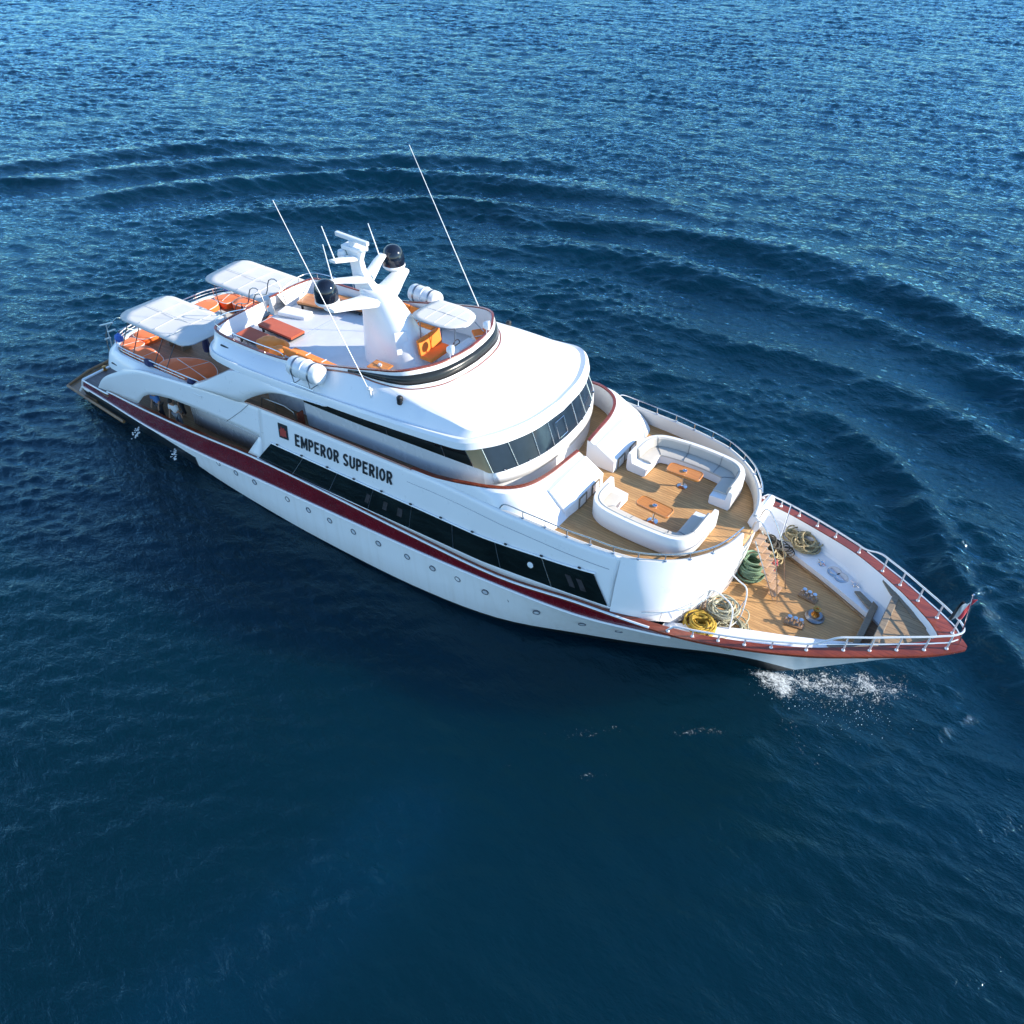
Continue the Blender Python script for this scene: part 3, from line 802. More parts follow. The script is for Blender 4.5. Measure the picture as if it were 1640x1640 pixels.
for sgn in (1, -1):
    mb = MB()
    xs_ = np.linspace(14.1, 16.45, 12)
    ow = [cl(x, 3.0, 4.60, 0.14) for x in xs_]
    iw = [(x + 0.04, max(0.0, y - (0.20 + 0.16 * min(1, max(0, (x - 13.9) / 0.6))))) for x, y in ow]
    mb.prism([(x, y * sgn) for x, y in ow] + [(x, y * sgn) for x, y in iw[::-1]], 4.66, 4.71); mb.build('side_shelf', 'oldwood', Y_, 0, 0.01)
    mb = MB()
    mb.prism([(x, y * sgn) for x, y in [cl(a, b, 3.95, 0.12) for a, b in ((13.45, 1.45), (13.62, 1.55), (14.25, 1.15), (14.25, 0.85), (14.02, 0.96))]], 4.0, 4.07)
    mb.build('corner_knee', 'oldwood', Y_, 0, 0.015)

# --- rails on the bow, with stanchions
ST_F = [(9.0, 4.12), (9.77, 3.93), (10.55, 3.69), (11.32, 3.43), (12.08, 3.12), (13.04, 2.68), (14.0, 2.11), (14.68, 1.71), (15.36, 1.26), (16.06, 0.80), (16.62, 0.38)]
zcap = lambda x: interp(x, [(p.x, p.z + 0.02) for p in capC if p.x > 5])
for sgn in (1, -1):
    h = lambda x: 0.30 if x < 13.2 else (0.62 if x > 13.75 else 0.30 + 0.32 * (x - 13.2) / 0.55)
    pts = [(8.95, 4.13 * sgn, zcap(8.95) + 0.02), (9.15, 4.08 * sgn, zcap(9.1) + 0.27)]
    xs = np.linspace(9.4, 16.62, 40)
    yy = lambda x: interp(x, [(8.9, 4.14)] + ST_F[1:])
    pts += [(x, yy(x) * sgn, zcap(x) + h(x)) for x in xs]
    pts += [(16.80, 0.15 * sgn, zcap(16.8) + 0.62), (16.84, 0.0, zcap(16.84) + 0.62)]
    mb = MB(); mb.tube(cr(pts, 2), 0.034, 8)
    mb.tube(cr([(13.3, yy(13.3) * sgn, zcap(13.3) + 0.29)] + [(x, yy(x) * sgn, zcap(x) + 0.30) for x in np.linspace(13.8, 16.6, 12)] + [(16.8, 0.12 * sgn, zcap(16.8) + 0.3)], 2), 0.022, 6)
    rail = mb.build('bow_rail', 'rail', Y_)
    for (x, y) in ST_F:
        hh = h(x) if x > 9.2 else 0.03
        m2 = MB()
        m2.lathe([(0.0, 0), (0.06, 0), (0.06, 0.02), (0.04, 0.05), (0.03, 0.06), (0.027, max(0.09, hh)), (0.0, max(0.09, hh))], (x, y * sgn, zcap(x)), 10)
        m2.build('stanchion', 'rail', rail)

# --- side panels (main-deck level shell, name side)
TOP = [(-23.25, 4.30, 1.98), (-22.6, 4.34, 2.62), (-21.9, 4.34, 3.14), (-20.9, 4.33, 3.68), (-20.0, 4.32, 4.16), (-19.0, 4.32, 4.52), (-18.0, 4.31, 4.74), (-16.5, 4.28, 4.94),
       (-14.4, 4.22, 5.22), (-11.0, 4.16, 5.66), (-7.4, 4.13, 5.88), (-1.8, 4.13, 6.20), (-0.6, 4.15, 6.28), (0.8, 4.19, 6.33), (2.3, 4.22, 6.32), (3.2, 4.19, 6.32), (4.1, 4.15, 6.32), (5.0, 4.11, 6.32), (6.0, 4.0, 6.32), (6.9, 3.84, 6.32)]
topC = cr(TOP, 4)
zt = lambda x: interp(x, [(p.x, p.z) for p in topC]); yt = lambda x: interp(x, [(p.x, p.y) for p in topC])
zc = lambda x: interp(x, [(p.x, p.z) for p in capC]); yc = lambda x: interp(x, [(p.x, p.y) for p in capC])
ybot = lambda x: yc(x) - interp(x, [(-23.5, 0.05), (-19, 0.07), (-10, 0.12), (3, 0.14), (7, 0.16)])
def shell_y(x, z):
    t = (z - zc(x)) / max(0.3, zt(x) - zc(x))
    return ybot(x) + (yt(x) - ybot(x)) * min(1, max(0, t)) + 0.05 * math.sin(math.pi * min(1, max(0, t)))
BOT = [(-23.25, 1.94), (-22.3, 2.0), (-21, 2.14), (-19.75, 2.32), (-19.4, 2.62), (-18.9, 3.08), (-18.3, 3.42), (-17.5, 3.66), (-16.5, 3.86), (-15.0, 4.00), (-13.0, 4.13), (-11.2, 4.22), (-10.2, 4.24)]
zb = lambda x: interp(x, BOT)
def shell_points(x, z): return Vector((x, shell_y(x, z), z))
for sgn in (1, -1):
    mb = MB()
    def col(x, z0, z1, n=6): return [Vector((x, shell_y(x, z0 + (z1 - z0) * i / n) * sgn, z0 + (z1 - z0) * i / n)) for i in range(n + 1)]
    xs = list(np.linspace(-23.25, -10.2, 66))
    mb.loft([col(x, zb(x), zt(x)) for x in xs])
    # slanted pillar, then the solid part over and under the windows
    xs2 = [-10.35] + list(np.linspace(-10.2, 6.9, 70))
    def zlow(x): return zc(x) - 0.02 if x > -10.2 else zb(x)
    # pillar: lower edge runs aft and down from (-10.35, 4.24) to (-11.35, cap)
    pil = [[Vector((-10.35 - 1.0 * t, shell_y(-10.35 - t, 4.24 - (4.24 - zc(-11.35)) * t) * sgn, 4.24 - (4.24 - zc(-11.35) ) * t)),
            Vector((-10.2, shell_y(-10.2, 4.24 - (4.24 - zc(-10.2)) * t) * sgn, 4.24 - (4.24 - zc(-10.2)) * t))] for t in np.linspace(0, 1, 6)]
    mb.loft(pil)
    mb.loft([col(x, zc(x) - 0.02, zt(x), 10) for x in xs2[1:]])
    mb.build('side_panel', 'white', Y_, 30, 0, 0.05)
    # black line under the bridge-deck trim
    mb = MB(); mb.tube([Vector((p.x, (p.y + 0.01) * sgn, p.z)) for p in topC if -11.2 < p.x < -1.75], 0.055, 6)
    mb.build('bulwark_trim', 'trimred', Y_)
    mb = MB(); mb.tube([Vector((x, (shell_y(x, z) + 0.004) * sgn, z)) for x, z in ((-10.85, 5.58), (-11.3, 5.15), (-11.9, 4.65), (-12.5, 4.17))], 0.014, 5)
    mb.build('panel_seam', 'dsteel', Y_)
    mb = MB(); mb.tube([Vector((x, (shell_y(x, zb(x) + 0.02) + 0.004) * sgn, zb(x) + 0.02)) for x in np.linspace(-12.6, -10.3, 10)], 0.018, 5)
    mb.build('panel_seam', 'dsteel', Y_)
    mb = MB(); mb.tube([Vector((x, (shell_y(x, zt(x) - 0.62) + 0.006) * sgn, zt(x) - 0.62)) for x in np.linspace(-2.0, 6.6, 24)], 0.012, 5)
    mb.build('panel_seam', 'dsteel', Y_)
    # window strip: panes with slanted ends
    wt = lambda x: interp(x, [(-9.6, 4.24), (1.5, 4.72), (6.15, 5.34)])
    wb = lambda x: interp(x, [(-10.6, 3.10), (-2, 3.45), (1.55, 3.58), (6.8, 4.22)])
    N = 8
    def edge_x(t, k):   # t along, k 0 bottom 1 top: the aft edge leans forward, the front edge leans back
        return (-10.55 + (6.78 + 10.55) * t) * (1 - k) + (-9.55 + (6.12 + 9.55) * t) * k
    strip = MB()
    def wp(t, k, o=0.03):
        x = edge_x(t, k); z = wb(x) * (1 - k) + wt(x) * k
        return Vector((x, (shell_y(x, z) + o) * sgn, z))
    fr = MB()
    bk = MB(); bk.loft([[wp(t, k, 0.045) for k in np.linspace(0, 1, 9)] for t in np.linspace(0, 1, 73)]); bk.build('window_gasket', 'dark', Y_, 30)
    path = [wp(t, 1.03, 0.035) for t in np.linspace(-0.006, 1.004, 40)]
    fr.tube(path, 0.04, 6)
    path = [wp(t, -0.03, 0.035) for t in np.linspace(-0.006, 1.006, 40)]
    fr.tube(path, 0.03, 6)
    frame = fr.build('window_frame', 'white', Y_)
    for i in range(N):
        g = MB(); t0, t1 = i / N + 0.0006, (i + 1) / N - 0.0006
        g.loft([[wp(t, k, 0.065) for k in np.linspace(0, 1, 9)] for t in np.linspace(t0, t1, 9)])
        g.build('window_pane', 'glass', frame, 30)
        if i:
            g = MB(); g.tube([wp(i / N, k, 0.07) for k in np.linspace(0, 1, 7)], 0.013, 5); g.build('mullion', 'dsteel', frame)
    # hinge dots along the top of the strip
    for t in np.linspace(0.02, 0.97, 11):
        hd = MB(); hd.box(wp(t, 1.09, 0.06), (0.10, 0.05, 0.05)); hd.build('window_hinge', 'dark', frame, 0)
    # round fitting and bright notices in the forward panes
    pr = MB(); c = wp(0.838, 0.62, 0.085); pr.lathe([(0, 0), (0.12, 0), (0.12, 0.02), (0.09, 0.03), (0, 0.035)], c, 18, 0, (0, sgn, 0.15)); pr.build('round_vent', 'plastic', frame)
    for (ta, tb_, ka, kb) in ((0.925, 0.938, 0.30, 0.72), (0.950, 0.963, 0.28, 0.68), (0.36, 0.372, 0.30, 0.72), (0.415, 0.428, 0.34, 0.72), (0.46, 0.475, 0.34, 0.72)):
        nt_ = MB(); nt_.loft([[wp(t, k, 0.074) for k in (ka, kb)] for t in (ta, tb_)]); nt_.build('window_notice', 'notice', frame, 0)
    # house wall inside the recess
    hw = MB()
    hw.loft([[Vector((x, y * sgn, zmain(x))), Vector((x, (y - 0.05) * sgn, 4.45))] for x, y in [(-17.4, 2.6), (-17.2, 3.1), (-16.8, 3.38), (-16, 3.45), (-13, 3.5), (-10.4, 3.55), (-9.9, 4.3)]])
    hw.build('house_wall', 'silver', Y_, 50, 0, 0.04)

# cockpit bulkhead and furniture of the sheltered aft deck
mb = MB(); mb.box((-17.5, 0, 2.9), (0.08, 5.4, 2.6)); mb.build('cockpit_bulkhead', 'wood', Y_, 0)

# portholes
PX = [-13.85, -12.58, -11.27, -9.08, -7.74, -6.44, -5.05, -3.64, -2.1, -0.8, 0.41, 1.7, 2.56, 3.87, 5.6, 6.91]
PZ = [1.33, 1.35, 1.43, 1.50, 1.54, 1.60, 1.68, 1.76, 1.84, 1.90, 1.95, 1.95, 1.90, 1.90, 1.95, 2.05]
for sgn in (1, -1):
    for x, z in zip(PX, PZ):
        y = hull_y(x, z)
        y2 = hull_y(x, z - 0.2); y1 = hull_y(x + 0.3, z)
        nrm = Vector((-(y1 - y) / 0.3, 1.0, -(y - y2) / 0.2)).normalized(); nrm.y *= sgn
        mb = MB(); mb.lathe([(0.145, -0.02), (0.145, 0.02), (0.115, 0.025), (0.115, -0.005)], (x, y * sgn, z), 18, 0, nrm)
        ph = mb.build('porthole', 'ring', Y_)
        mb = MB(); mb.lathe([(0.0, 0.004), (0.112, 0.004), (0.112, -0.01), (0, -0.01)], (x, y * sgn, z), 18, 0, nrm)
        mb.build('porthole_glass', 'port', ph)

# lettering and emblem, both sides
def arc(cx, cy, rx, ry, a0, a1, n=9):
    return [(cx + rx * math.cos(R(a)), cy + ry * math.sin(R(a))) for a in np.linspace(a0, a1, n)]
T_ = 0.15      # half stroke in units of the letter width; letters are drawn in a 1 x 1 box
GLYPH = {
    'E': (1.0, [[(T_, 0), (T_, 1)], [(T_, 0.075), (0.95, 0.075)], [(T_, 0.51), (0.86, 0.51)], [(T_, 0.925), (0.95, 0.925)]]),
    'M': (1.35, [[(0.11, 0), (0.11, 1)], [(0.89, 0), (0.89, 1)], [(0.13, 0.97), (0.5, 0.22), (0.87, 0.97)]]),
    'P': (1.0, [[(T_, 0), (T_, 1)], [(T_, 0.925), (0.52, 0.925)] + arc(0.52, 0.69, 0.33, 0.235, 80, -80) + [(T_, 0.455)]]),
    'R': (1.05, [[(T_, 0), (T_, 1)], [(T_, 0.925), (0.50, 0.925)] + arc(0.50, 0.70, 0.32, 0.225, 80, -80) + [(T_, 0.475)], [(0.48, 0.46), (0.86, 0.0)]]),
    'O': (1.1, [arc(0.5, 0.5, 0.36, 0.43, 0, 360, 21)]),
    'S': (1.0, [arc(0.5, 0.73, 0.33, 0.20, 25, 200, 9) + [(0.30, 0.58), (0.70, 0.43)] + arc(0.5, 0.27, 0.34, 0.20, 20, -160, 9)]),
    'U': (1.05, [[(T_, 1), (T_, 0.34)] + arc(0.5, 0.34, 0.35, 0.27, 180, 360, 11)[1:] + [(1 - T_, 1)]]),
    'I': (0.36, [[(0.5, 0), (0.5, 1)]]),
}
def lettering(body, x0, x1, z0, z1, h, sgn, parent):
    gap, space = 0.25, 0.36
    tot = sum((GLYPH[c][0] if c != ' ' else space) + gap for c in body) - gap
    unit = (x1 - x0) / tot
    half = 0.145 * unit
    mb = MB(); cur = 0.0
    for c in body:
        if c == ' ':
            cur += space + gap; continue
        wd, strokes = GLYPH[c]
        for k, st_ in enumerate(strokes):
            pts = [Vector(((cur + p[0] * wd) * unit, p[1] * h, 0)) for p in st_]
            ring_f, ring_b = [], []
            closed = (pts[0] - pts[-1]).length < 1e-6
            for i_, p in enumerate(pts):
                a = pts[i_ - 1] if i_ > 0 else (pts[-2] if closed else p)
                b = pts[i_ + 1] if i_ < len(pts) - 1 else (pts[1] if closed else p)
                t1 = (p - a).normalized() if (p - a).length > 1e-9 else (b - p).normalized()
                t2 = (b - p).normalized() if (b - p).length > 1e-9 else t1
                n1, n2 = Vector((-t1.y, t1.x, 0)), Vector((-t2.y, t2.x, 0))
                m_ = (n1 + n2).normalized(); kk = half / max(0.5, m_.dot(n1))
                for sd, lst in ((1, ring_f), (-1, ring_b)):
                    q = p + m_ * kk * sd
                    lst.append(q)
            def place(q, d):
                u = q.x / (x1 - x0)
                if sgn > 0: u = 1 - u
                x = x0 + (x1 - x0) * u; z = z0 + (z1 - z0) * u + q.y
                return Vector((x, (shell_y(x, z) + d) * sgn, z))
            d0, d1 = 0.004, 0.034 + 0.004 * k
            mb.loft([[place(q, d0) for q in ring_f], [place(q, d1) for q in ring_f], [place(q, d1) for q in ring_b], [place(q, d0) for q in ring_b]])
        cur += wd + gap
    return mb.build('lettering', 'letter', parent, 30)
for sgn in (-1, 1):
    lettering('EMPEROR SUPERIOR', -8.04, -2.72, 4.74, 5.12, 0.54, sgn, Y_)
    mb = MB()
    pts = []
    for (x, z) in ((-8.98, 4.78), (-8.44, 4.83), (-8.50, 5.46), (-9.04, 5.42)):
        pts.append(Vector((x, (shell_y(x, z) + 0.03) * sgn, z)))
    inn = [Vector((p.x, p.y - 0.05 * sgn, p.z)) for p in pts]
    mb.loft([inn, pts], 0, True, False, True)
    pl = mb.build('emblem_plaque', 'letter', Y_, 0)
    mb = MB()
    shp = [(0.12, 0.12), (0.35, 0.18), (0.5, 0.10), (0.62, 0.2), (0.88, 0.14), (0.84, 0.42), (0.92, 0.66), (0.74, 0.62), (0.66, 0.80), (0.5, 0.70), (0.34, 0.84), (0.28, 0.62), (0.10, 0.58), (0.2, 0.38)]
    def on(u, v):
        a = pts[0].lerp(pts[1], u); b = pts[3].lerp(pts[2], u); q = a.lerp(b, v); q.y += 0.012 * sgn; return q
    ring = [on(u, v) for u, v in shp]; cen = on(0.5, 0.45)
    mb.add([cen] + ring, [(0, 1 + i, 1 + (i + 1) % len(ring)) for i in range(len(ring))])
    mb.build('emblem_mark', 'emblem_red', pl, 0, 0, 0.008)

# --- front of the house under the lounge
UP = [(6.9, 3.84, 6.32), (7.4, 3.70, 6.32), (8.16, 3.28, 6.32), (8.79, 2.74, 6.32), (9.28, 2.06, 6.33), (9.6, 1.30, 6.34), (9.75, 0.55, 6.34)]
MIDW = [(6.9, 4.10, 5.25), (7.7, 3.98, 5.25), (8.45, 3.50, 5.25), (9.0, 2.92, 5.22), (9.42, 2.15, 5.2), (9.68, 1.30, 5.2), (9.8, 0.55, 5.2)]
LOW = [(6.9, 4.26, 4.02), (7.9, 4.02, 4.05), (8.55, 3.62, 4.0), (8.95, 3.05, 3.7), (9.25, 2.1, 3.55), (9.5, 1.2, 3.5), (9.62, 0.55, 3.5)]
upC, midC, lowC = cr(UP, 4), cr(MIDW, 4), cr(LOW, 4)
mb = MB()
for sgn in (1, -1):
    S = lambda c, d=0, dz=0: [Vector((p.x - 0.0, p.y * sgn, p.z + dz)) for p in c]
    mb.loft([S(upC), S(lerp_pts(upC, midC, 0.5)), S(midC), S(lerp_pts(midC, lowC, 0.5)), S(lowC)])
mb.add([(9.75, -0.55, 5.79), (9.75, 0.55, 5.79), (9.8, 0.55, 5.2), (9.8, -0.55, 5.2), (9.62, -0.55, 3.5), (9.62, 0.55, 3.5)], [(0, 1, 2, 3), (3, 2, 5, 4)])
mb.build('house_front', 'white', Y_, 35)
# lounge bulwark: top lip and inner face
loun = [p for p in topC if p.x > 2.0][:-1] + upC
louI = inner(loun, 0.13); louI = [Vector((p.x, p.y, 6.31)) for p in louI]
louD = inner(loun, 0.17)
mb = MB()
for sgn in (1, -1):
    S = lambda c, z=None: [Vector((p.x, p.y * sgn, p.z if z is None else z)) for p in c]
    mb.loft([S(loun), S(lerp_pts(loun, louI, 0.5), 6.35), S(louI), S(louD, 5.79)])
    e = [Vector(q) for q in (S(loun)[-1], S(louI)[-1], S(louD, 5.79)[-1], (9.75, 0.55 * sgn, 5.79))]
    mb.add(e, [(0, 1, 2, 3)])
mb.build('lounge_bulwark', 'cream', Y_, 35)
# rounded white horn of the bulwark beside the steps (port)
mb = MB()
mb.loft([[Vector((9.72 + 0.22 * math.cos(a) * s, y, 5.95 + 0.36 * math.sin(a) * s)) for a in np.linspace(-1.2, 3.2, 9)] for y, s in ((0.52, 1.0), (0.9, 1.05), (1.5, 0.95), (2.1, 0.7))], 0, False)
mb.add([Vector((9.72 + 0.22 * math.cos(a), 0.52, 5.95 + 0.36 * math.sin(a))) for a in np.linspace(-1.2, 3.2, 9)], [tuple(range(9))])
mb.build('bulwark_horn', 'white', Y_, 40)
ldk = [(p.x, p.y) for p in louD]
ldk = [(-1.0, 4.0), (0.5, 4.02)] + ldk
strip_deck('lounge_deck', ldk + [(9.80, 0.4)], lambda x: 5.79, 'teak', 0.0, 0.12)

# lounge rail
ST_L = [(2.31, 4.22), (3.21, 4.19), (4.09, 4.15), (4.94, 4.12), (5.78, 4.01), (6.6, 3.92), (7.4, 3.70), (8.16, 3.28), (8.79, 2.74), (9.28, 2.06)]
for sgn in (1, -1):
    end = [(9.52, 1.45), (9.66, 0.85), (9.70, 0.62)]
    pts = [(2.25, 4.18, 6.33), (2.48, 4.16, 6.60)] + [(x, y - 0.05, 6.62) for x, y in ST_L[1:]] + [(x, y, 6.66) for x, y in end]
    if sgn > 0: pts = pts[:-2]
    mb = MB(); mb.tube([Vector((p.x, p.y * sgn, p.z)) for p in cr(pts, 4)], 0.026, 8)
    rl = mb.build('lounge_rail', 'steel', Y_)
    for (x, y) in ST_L[1:]:
        m2 = MB(); m2.lathe([(0, 0), (0.06, 0), (0.06, 0.015), (0.024, 0.03), (0.02, 0.29), (0, 0.29)], (x, (y - 0.05) * sgn, 6.33), 8)
        m2.build('stanchion', 'chrome', rl)

# --- wheelhouse bulwark, housings
TR = [(-1.8, 4.13, 6.20), (-0.8, 4.14, 6.32), (-0.3, 4.14, 6.42), (0.3, 4.14, 6.56), (0.9, 4.11, 6.70), (1.6, 3.98, 6.80), (2.3, 3.62, 6.83), (2.75, 3.05, 6.83), (3.0, 2.2, 6.83), (3.08, 1.28, 6.83), (3.15, 0.40, 6.83)]
trC = cr(TR, 4)
trIn = inner(trC, 0.12)
trIn = [Vector((p.x, q.y if abs(q.y) > 0.35 else p.y, p.z)) if False else q for p, q in zip(trC, trIn)]
def inw(c, d):
    out = []
    for i, p in enumerate(c):
        a, b = c[max(0, i - 1)], c[min(len(c) - 1, i + 1)]
        t = Vector((b.x - a.x, b.y - a.y, 0)).normalized(); n = Vector((t.y, -t.x, 0))
        out.append(p + n * d)
    return out
trI = inw(trC, 0.12)
S1t = lambda x: zt(x)
LOWS = [(-1.8, 4.15, 6.19), (-0.8, 4.16, 6.26), (-0.2, 4.18, 6.30), (0.5, 4.20, 6.33), (1.2, 4.21, 6.33), (2.3, 4.20, 6.33), (3.3, 4.02, 6.20), (4.05, 3.70, 5.80), (4.16, 2.9, 5.80), (4.17, 1.4, 5.80), (4.18, 0.40, 5.80)]
lowS = cr(LOWS, 4)
mb = MB(); mt_ = MB()
for sgn in (1, -1):
    S = lambda c, dz=0: [Vector((p.x, p.y * sgn, p.z + dz)) for p in c]
    r1 = [a.lerp(b, 0.30) + Vector((0, 0, 0.13 * min(1, max(0, (a.x - 0.5) / 1.5)))) for a, b in zip(trC, lowS)]
    r2 = [a.lerp(b, 0.62) + Vector((0, 0, 0.06 * min(1, max(0, (a.x - 0.5) / 1.5)))) for a, b in zip(trC, lowS)]
    mb.loft([S(lowS), S(r2), S(r1), S(trC), S(trI), [Vector((p.x, p.y * sgn, 5.80)) for p in trI]])
    e = [S(c)[-1] for c in (lowS, r2, r1, trC, trI)] + [Vector((trI[-1].x, trI[-1].y * sgn, 5.80))]
    mb.add(e, [(0, 1, 2, 3, 4, 5)])
    ring = [S(trC, 0.0), S(trC, 0.05), S(trI, 0.05), S(trI, 0.0)]
    o_ = inw(trC, -0.01); i_ = inw(trC, 0.115)
    mt_.loft([S(o_, -0.03), S(o_, 0.05), S(i_, 0.05), S(i_, -0.03), S(o_, -0.03)])
    mt_.add([S(o_, -0.03)[-1], S(o_, 0.05)[-1], S(i_, 0.05)[-1], S(i_, -0.03)[-1]], [(0, 1, 2, 3)])
mb.build('wheelhouse_bulwark', 'white', Y_, 35)
mt_.build('wheelhouse_trim', 'trimred', Y_, 30)
for sgn in (1, -1):
    # dormer with two small doors
    mb = MB()
    prof = [(3.15, 6.70), (3.45, 6.74), (4.12, 6.36), (4.22, 6.30), (4.22, 5.80), (3.1, 5.80)]
    ys_ = [0.395, 2.25, 2.75]
    rings = []
    for j, y in enumerate(ys_):
        pr = [(x, z) for x, z in prof]
        if j == 2: pr = [(3.15, 6.66), (3.4, 6.66), (3.85, 6.28), (4.05, 6.05), (4.15, 5.80), (3.1, 5.80)]
        rings.append([Vector((x, y * sgn, z)) for x, z in pr])
    mb.loft(rings, 0, True, True, True)
    dm = mb.build('locker_housing', 'white', Y_, 30)
    for y in (0.95, 1.85):
        m2 = MB(); m2.box((4.235, y * sgn, 6.03), (0.03, 0.44, 0.42)); d = m2.build('locker_door', 'white', dm, 0, 0.01)
        m3 = MB()
        for dy, dz, sy, sz in ((0, 0.225, 0.50, 0.035), (0, -0.215, 0.50, 0.035), (0.235, 0, 0.035, 0.44), (-0.235, 0, 0.035, 0.44)):
            m3.box((4.243, y * sgn + dy, 6.03 + dz), (0.05, sy, sz))
        m3.build('door_frame', 'oldwood', d, 0)

# --- wheelhouse
W0 = [(-8.1, 3.42, 5.2), (-5, 3.42, 5.45), (-2.2, 3.42, 5.65), (0, 3.42, 5.79), (0.9, 3.38, 5.79), (1.42, 3.25, 5.79), (1.95, 2.5, 5.79), (2.28, 1.6, 5.79), (2.42, 0.8, 5.79), (2.46, 0, 5.79)]
W1 = [(-8.1, 3.44, 6.36), (-5, 3.44, 6.50), (-2.2, 3.44, 6.70), (-0.3, 3.44, 6.84), (0.85, 3.44, 6.94), (1.43, 3.42, 7.0), (1.92, 2.55, 7.0), (2.22, 1.6, 7.0), (2.34, 0.8, 7.0), (2.38, 0, 7.0)]
W2 = [(-8.1, 3.46, 6.74), (-5, 3.48, 7.05), (-2.2, 3.52, 7.32), (-0.5, 3.55, 7.52), (0.5, 3.56, 7.74), (0.96, 3.44, 7.92), (1.46, 2.58, 7.92), (1.82, 1.58, 7.92), (1.98, 0.8, 7.92), (2.03, 0, 7.92)]
w0, w1, w2 = (cr(c, 4) for c in (W0, W1, W2))
w3 = [p + Vector((-0.05 if p.x > 0.9 else 0, -0.04 if p.y > 3 else 0, 0.25)) for p in w2]
mb = MB()
mb.loft([sym(w0), sym(w1)])
mb.loft([sym(w2), sym(w3)])
mb.add([Vector(q) for q in ((-8.1, -3.42, 5.2), (-8.1, 3.42, 5.2), (-8.1, 3.46, 7.1), (-8.1, -3.46, 7.1))], [(0, 1, 2, 3)])
wh = mb.build('wheelhouse', 'silver', Y_, 30)
# front pieces are whiter gelcoat
wh.data.materials.append(M['white'])
for f in wh.data.polygons:
    if f.center.x > 1.1: f.material_index = 1
# lower front apron stands a little proud
mb = MB()
ap = [i for i, p in enumerate(w1) if p.x >= 1.40]
a1 = [w1[i] + Vector((0.02, 0.02, 0)) for i in ap]; a0 = [w1[i].lerp(w0[i], 0.42) + Vector((0.06, 0.03, 0)) for i in ap]
mb.loft([sym(a1), sym(a0)]); mb.build('window_apron', 'white', wh, 30, 0, 0.03)
# panes
i_c = 5 * 4
def wpane(i0, i1, sgn, mat, nm='windscreen_pane', o=0.004):
    m2 = MB()
    idx = range(i0, i1 + 1)
    a = [Vector((w1[i].x, w1[i].y * sgn, w1[i].z)) for i in idx]; b = [Vector((w2[i].x, w2[i].y * sgn, w2[i].z)) for i in idx]
    m2.loft([a, b]); return m2.build(nm, mat, wh, 30)
for sgn in (1, -1):
    for (a, b) in ((20, 24), (24, 28), (28, 32)):
        wpane(a, b, sgn, 'glass_front')
    wpane(0, 6, sgn, 'glass', 'side_window'); wpane(6, 11, sgn, 'glass', 'side_window'); wpane(11, 15, sgn, 'glass', 'side_window')
    wpane(15, 20, sgn, 'curtain', 'curtained_window')
    for i in (20, 24, 28, 32):
        m2 = MB(); m2.tube([Vector((w1[i].x + 0.01, (w1[i].y + 0.01) * sgn, w1[i].z)), Vector((w2[i].x + 0.01, (w2[i].y + 0.01) * sgn, w2[i].z))], 0.022, 6); m2.build('mullion', 'steel', wh)
    for i in (6, 11, 15):
        m2 = MB(); m2.tube([Vector((w1[i].x, (w1[i].y + 0.01) * sgn, w1[i].z)), Vector((w2[i].x, (w2[i].y + 0.01) * sgn, w2[i].z))], 0.016, 6); m2.build('mullion', 'steel', wh)
    for i in (22, 26, 30):      # wiper feet
        m2 = MB(); m2.box(w1[i] * 1 + Vector((0.02, 0, 0.05)) if sgn > 0 else Vector((w1[i].x + 0.02, -w1[i].y, w1[i].z + 0.05)), (0.06, 0.06, 0.06)); m2.build('wiper', 'chrome', wh, 0)
m2 = MB(); wpane(32, 36, 1, 'glass_front'); wpane(32, 36, -1, 'glass_front')
# opening hatch frame on the middle pane
def pane_pt(i, k, o=0.02):
    p = w1[i].lerp(w2[i], k); return p + Vector((o, 0, o * 0.4))
fr = MB()
sq = [Vector((2.36, -0.52, 7.16)), Vector((2.36, 0.05, 7.16)), Vector((2.15, 0.05, 7.78)), Vector((2.15, -0.52, 7.78))]
fr.tube(sq, 0.018, 6, True); fr.build('hatch_frame', 'chrome', wh)

# roof brow, roof, fly coaming: rings share control points
A_ = [(-14.35, 0.42, 6.78), (-14.3, 2.3, 6.80), (-13.5, 3.62, 6.84), (-11.3, 4.02, 6.98), (-8.8, 4.06, 7.14), (-5.3, 4.06, 7.38), (-2.3, 4.06, 7.66), (-0.5, 4.05, 7.86), (0.52, 3.95, 7.96), (1.16, 3.46, 8.02), (1.62, 2.72, 8.03), (2.0, 1.55, 8.03), (2.15, 0, 8.03)]
C_ = [(-14.30, 0.42, 7.02), (-14.2, 2.3, 7.03), (-13.4, 3.50, 7.08), (-11.3, 3.84, 7.24), (-8.8, 3.90, 7.40), (-5.3, 3.86, 7.68), (-2.3, 3.80, 7.96), (-0.5, 3.74, 8.16), (0.44, 3.64, 8.28), (0.92, 3.16, 8.36), (1.32, 2.46, 8.39), (1.66, 1.44, 8.40), (1.80, 0, 8.40)]
D_ = [(-14.15, 0.42, 7.22), (-14.05, 2.3, 7.22), (-13.4, 3.34, 7.26), (-11.3, 3.60, 7.44), (-8.8, 3.56, 7.66), (-5.3, 3.42, 8.26), (-2.6, 3.36, 8.50), (-0.6, 3.40, 8.50), (0.50, 3.43, 8.47), (0.85, 2.96, 8.45), (1.22, 2.28, 8.45), (1.56, 1.32, 8.45), (1.71, 0, 8.45)]
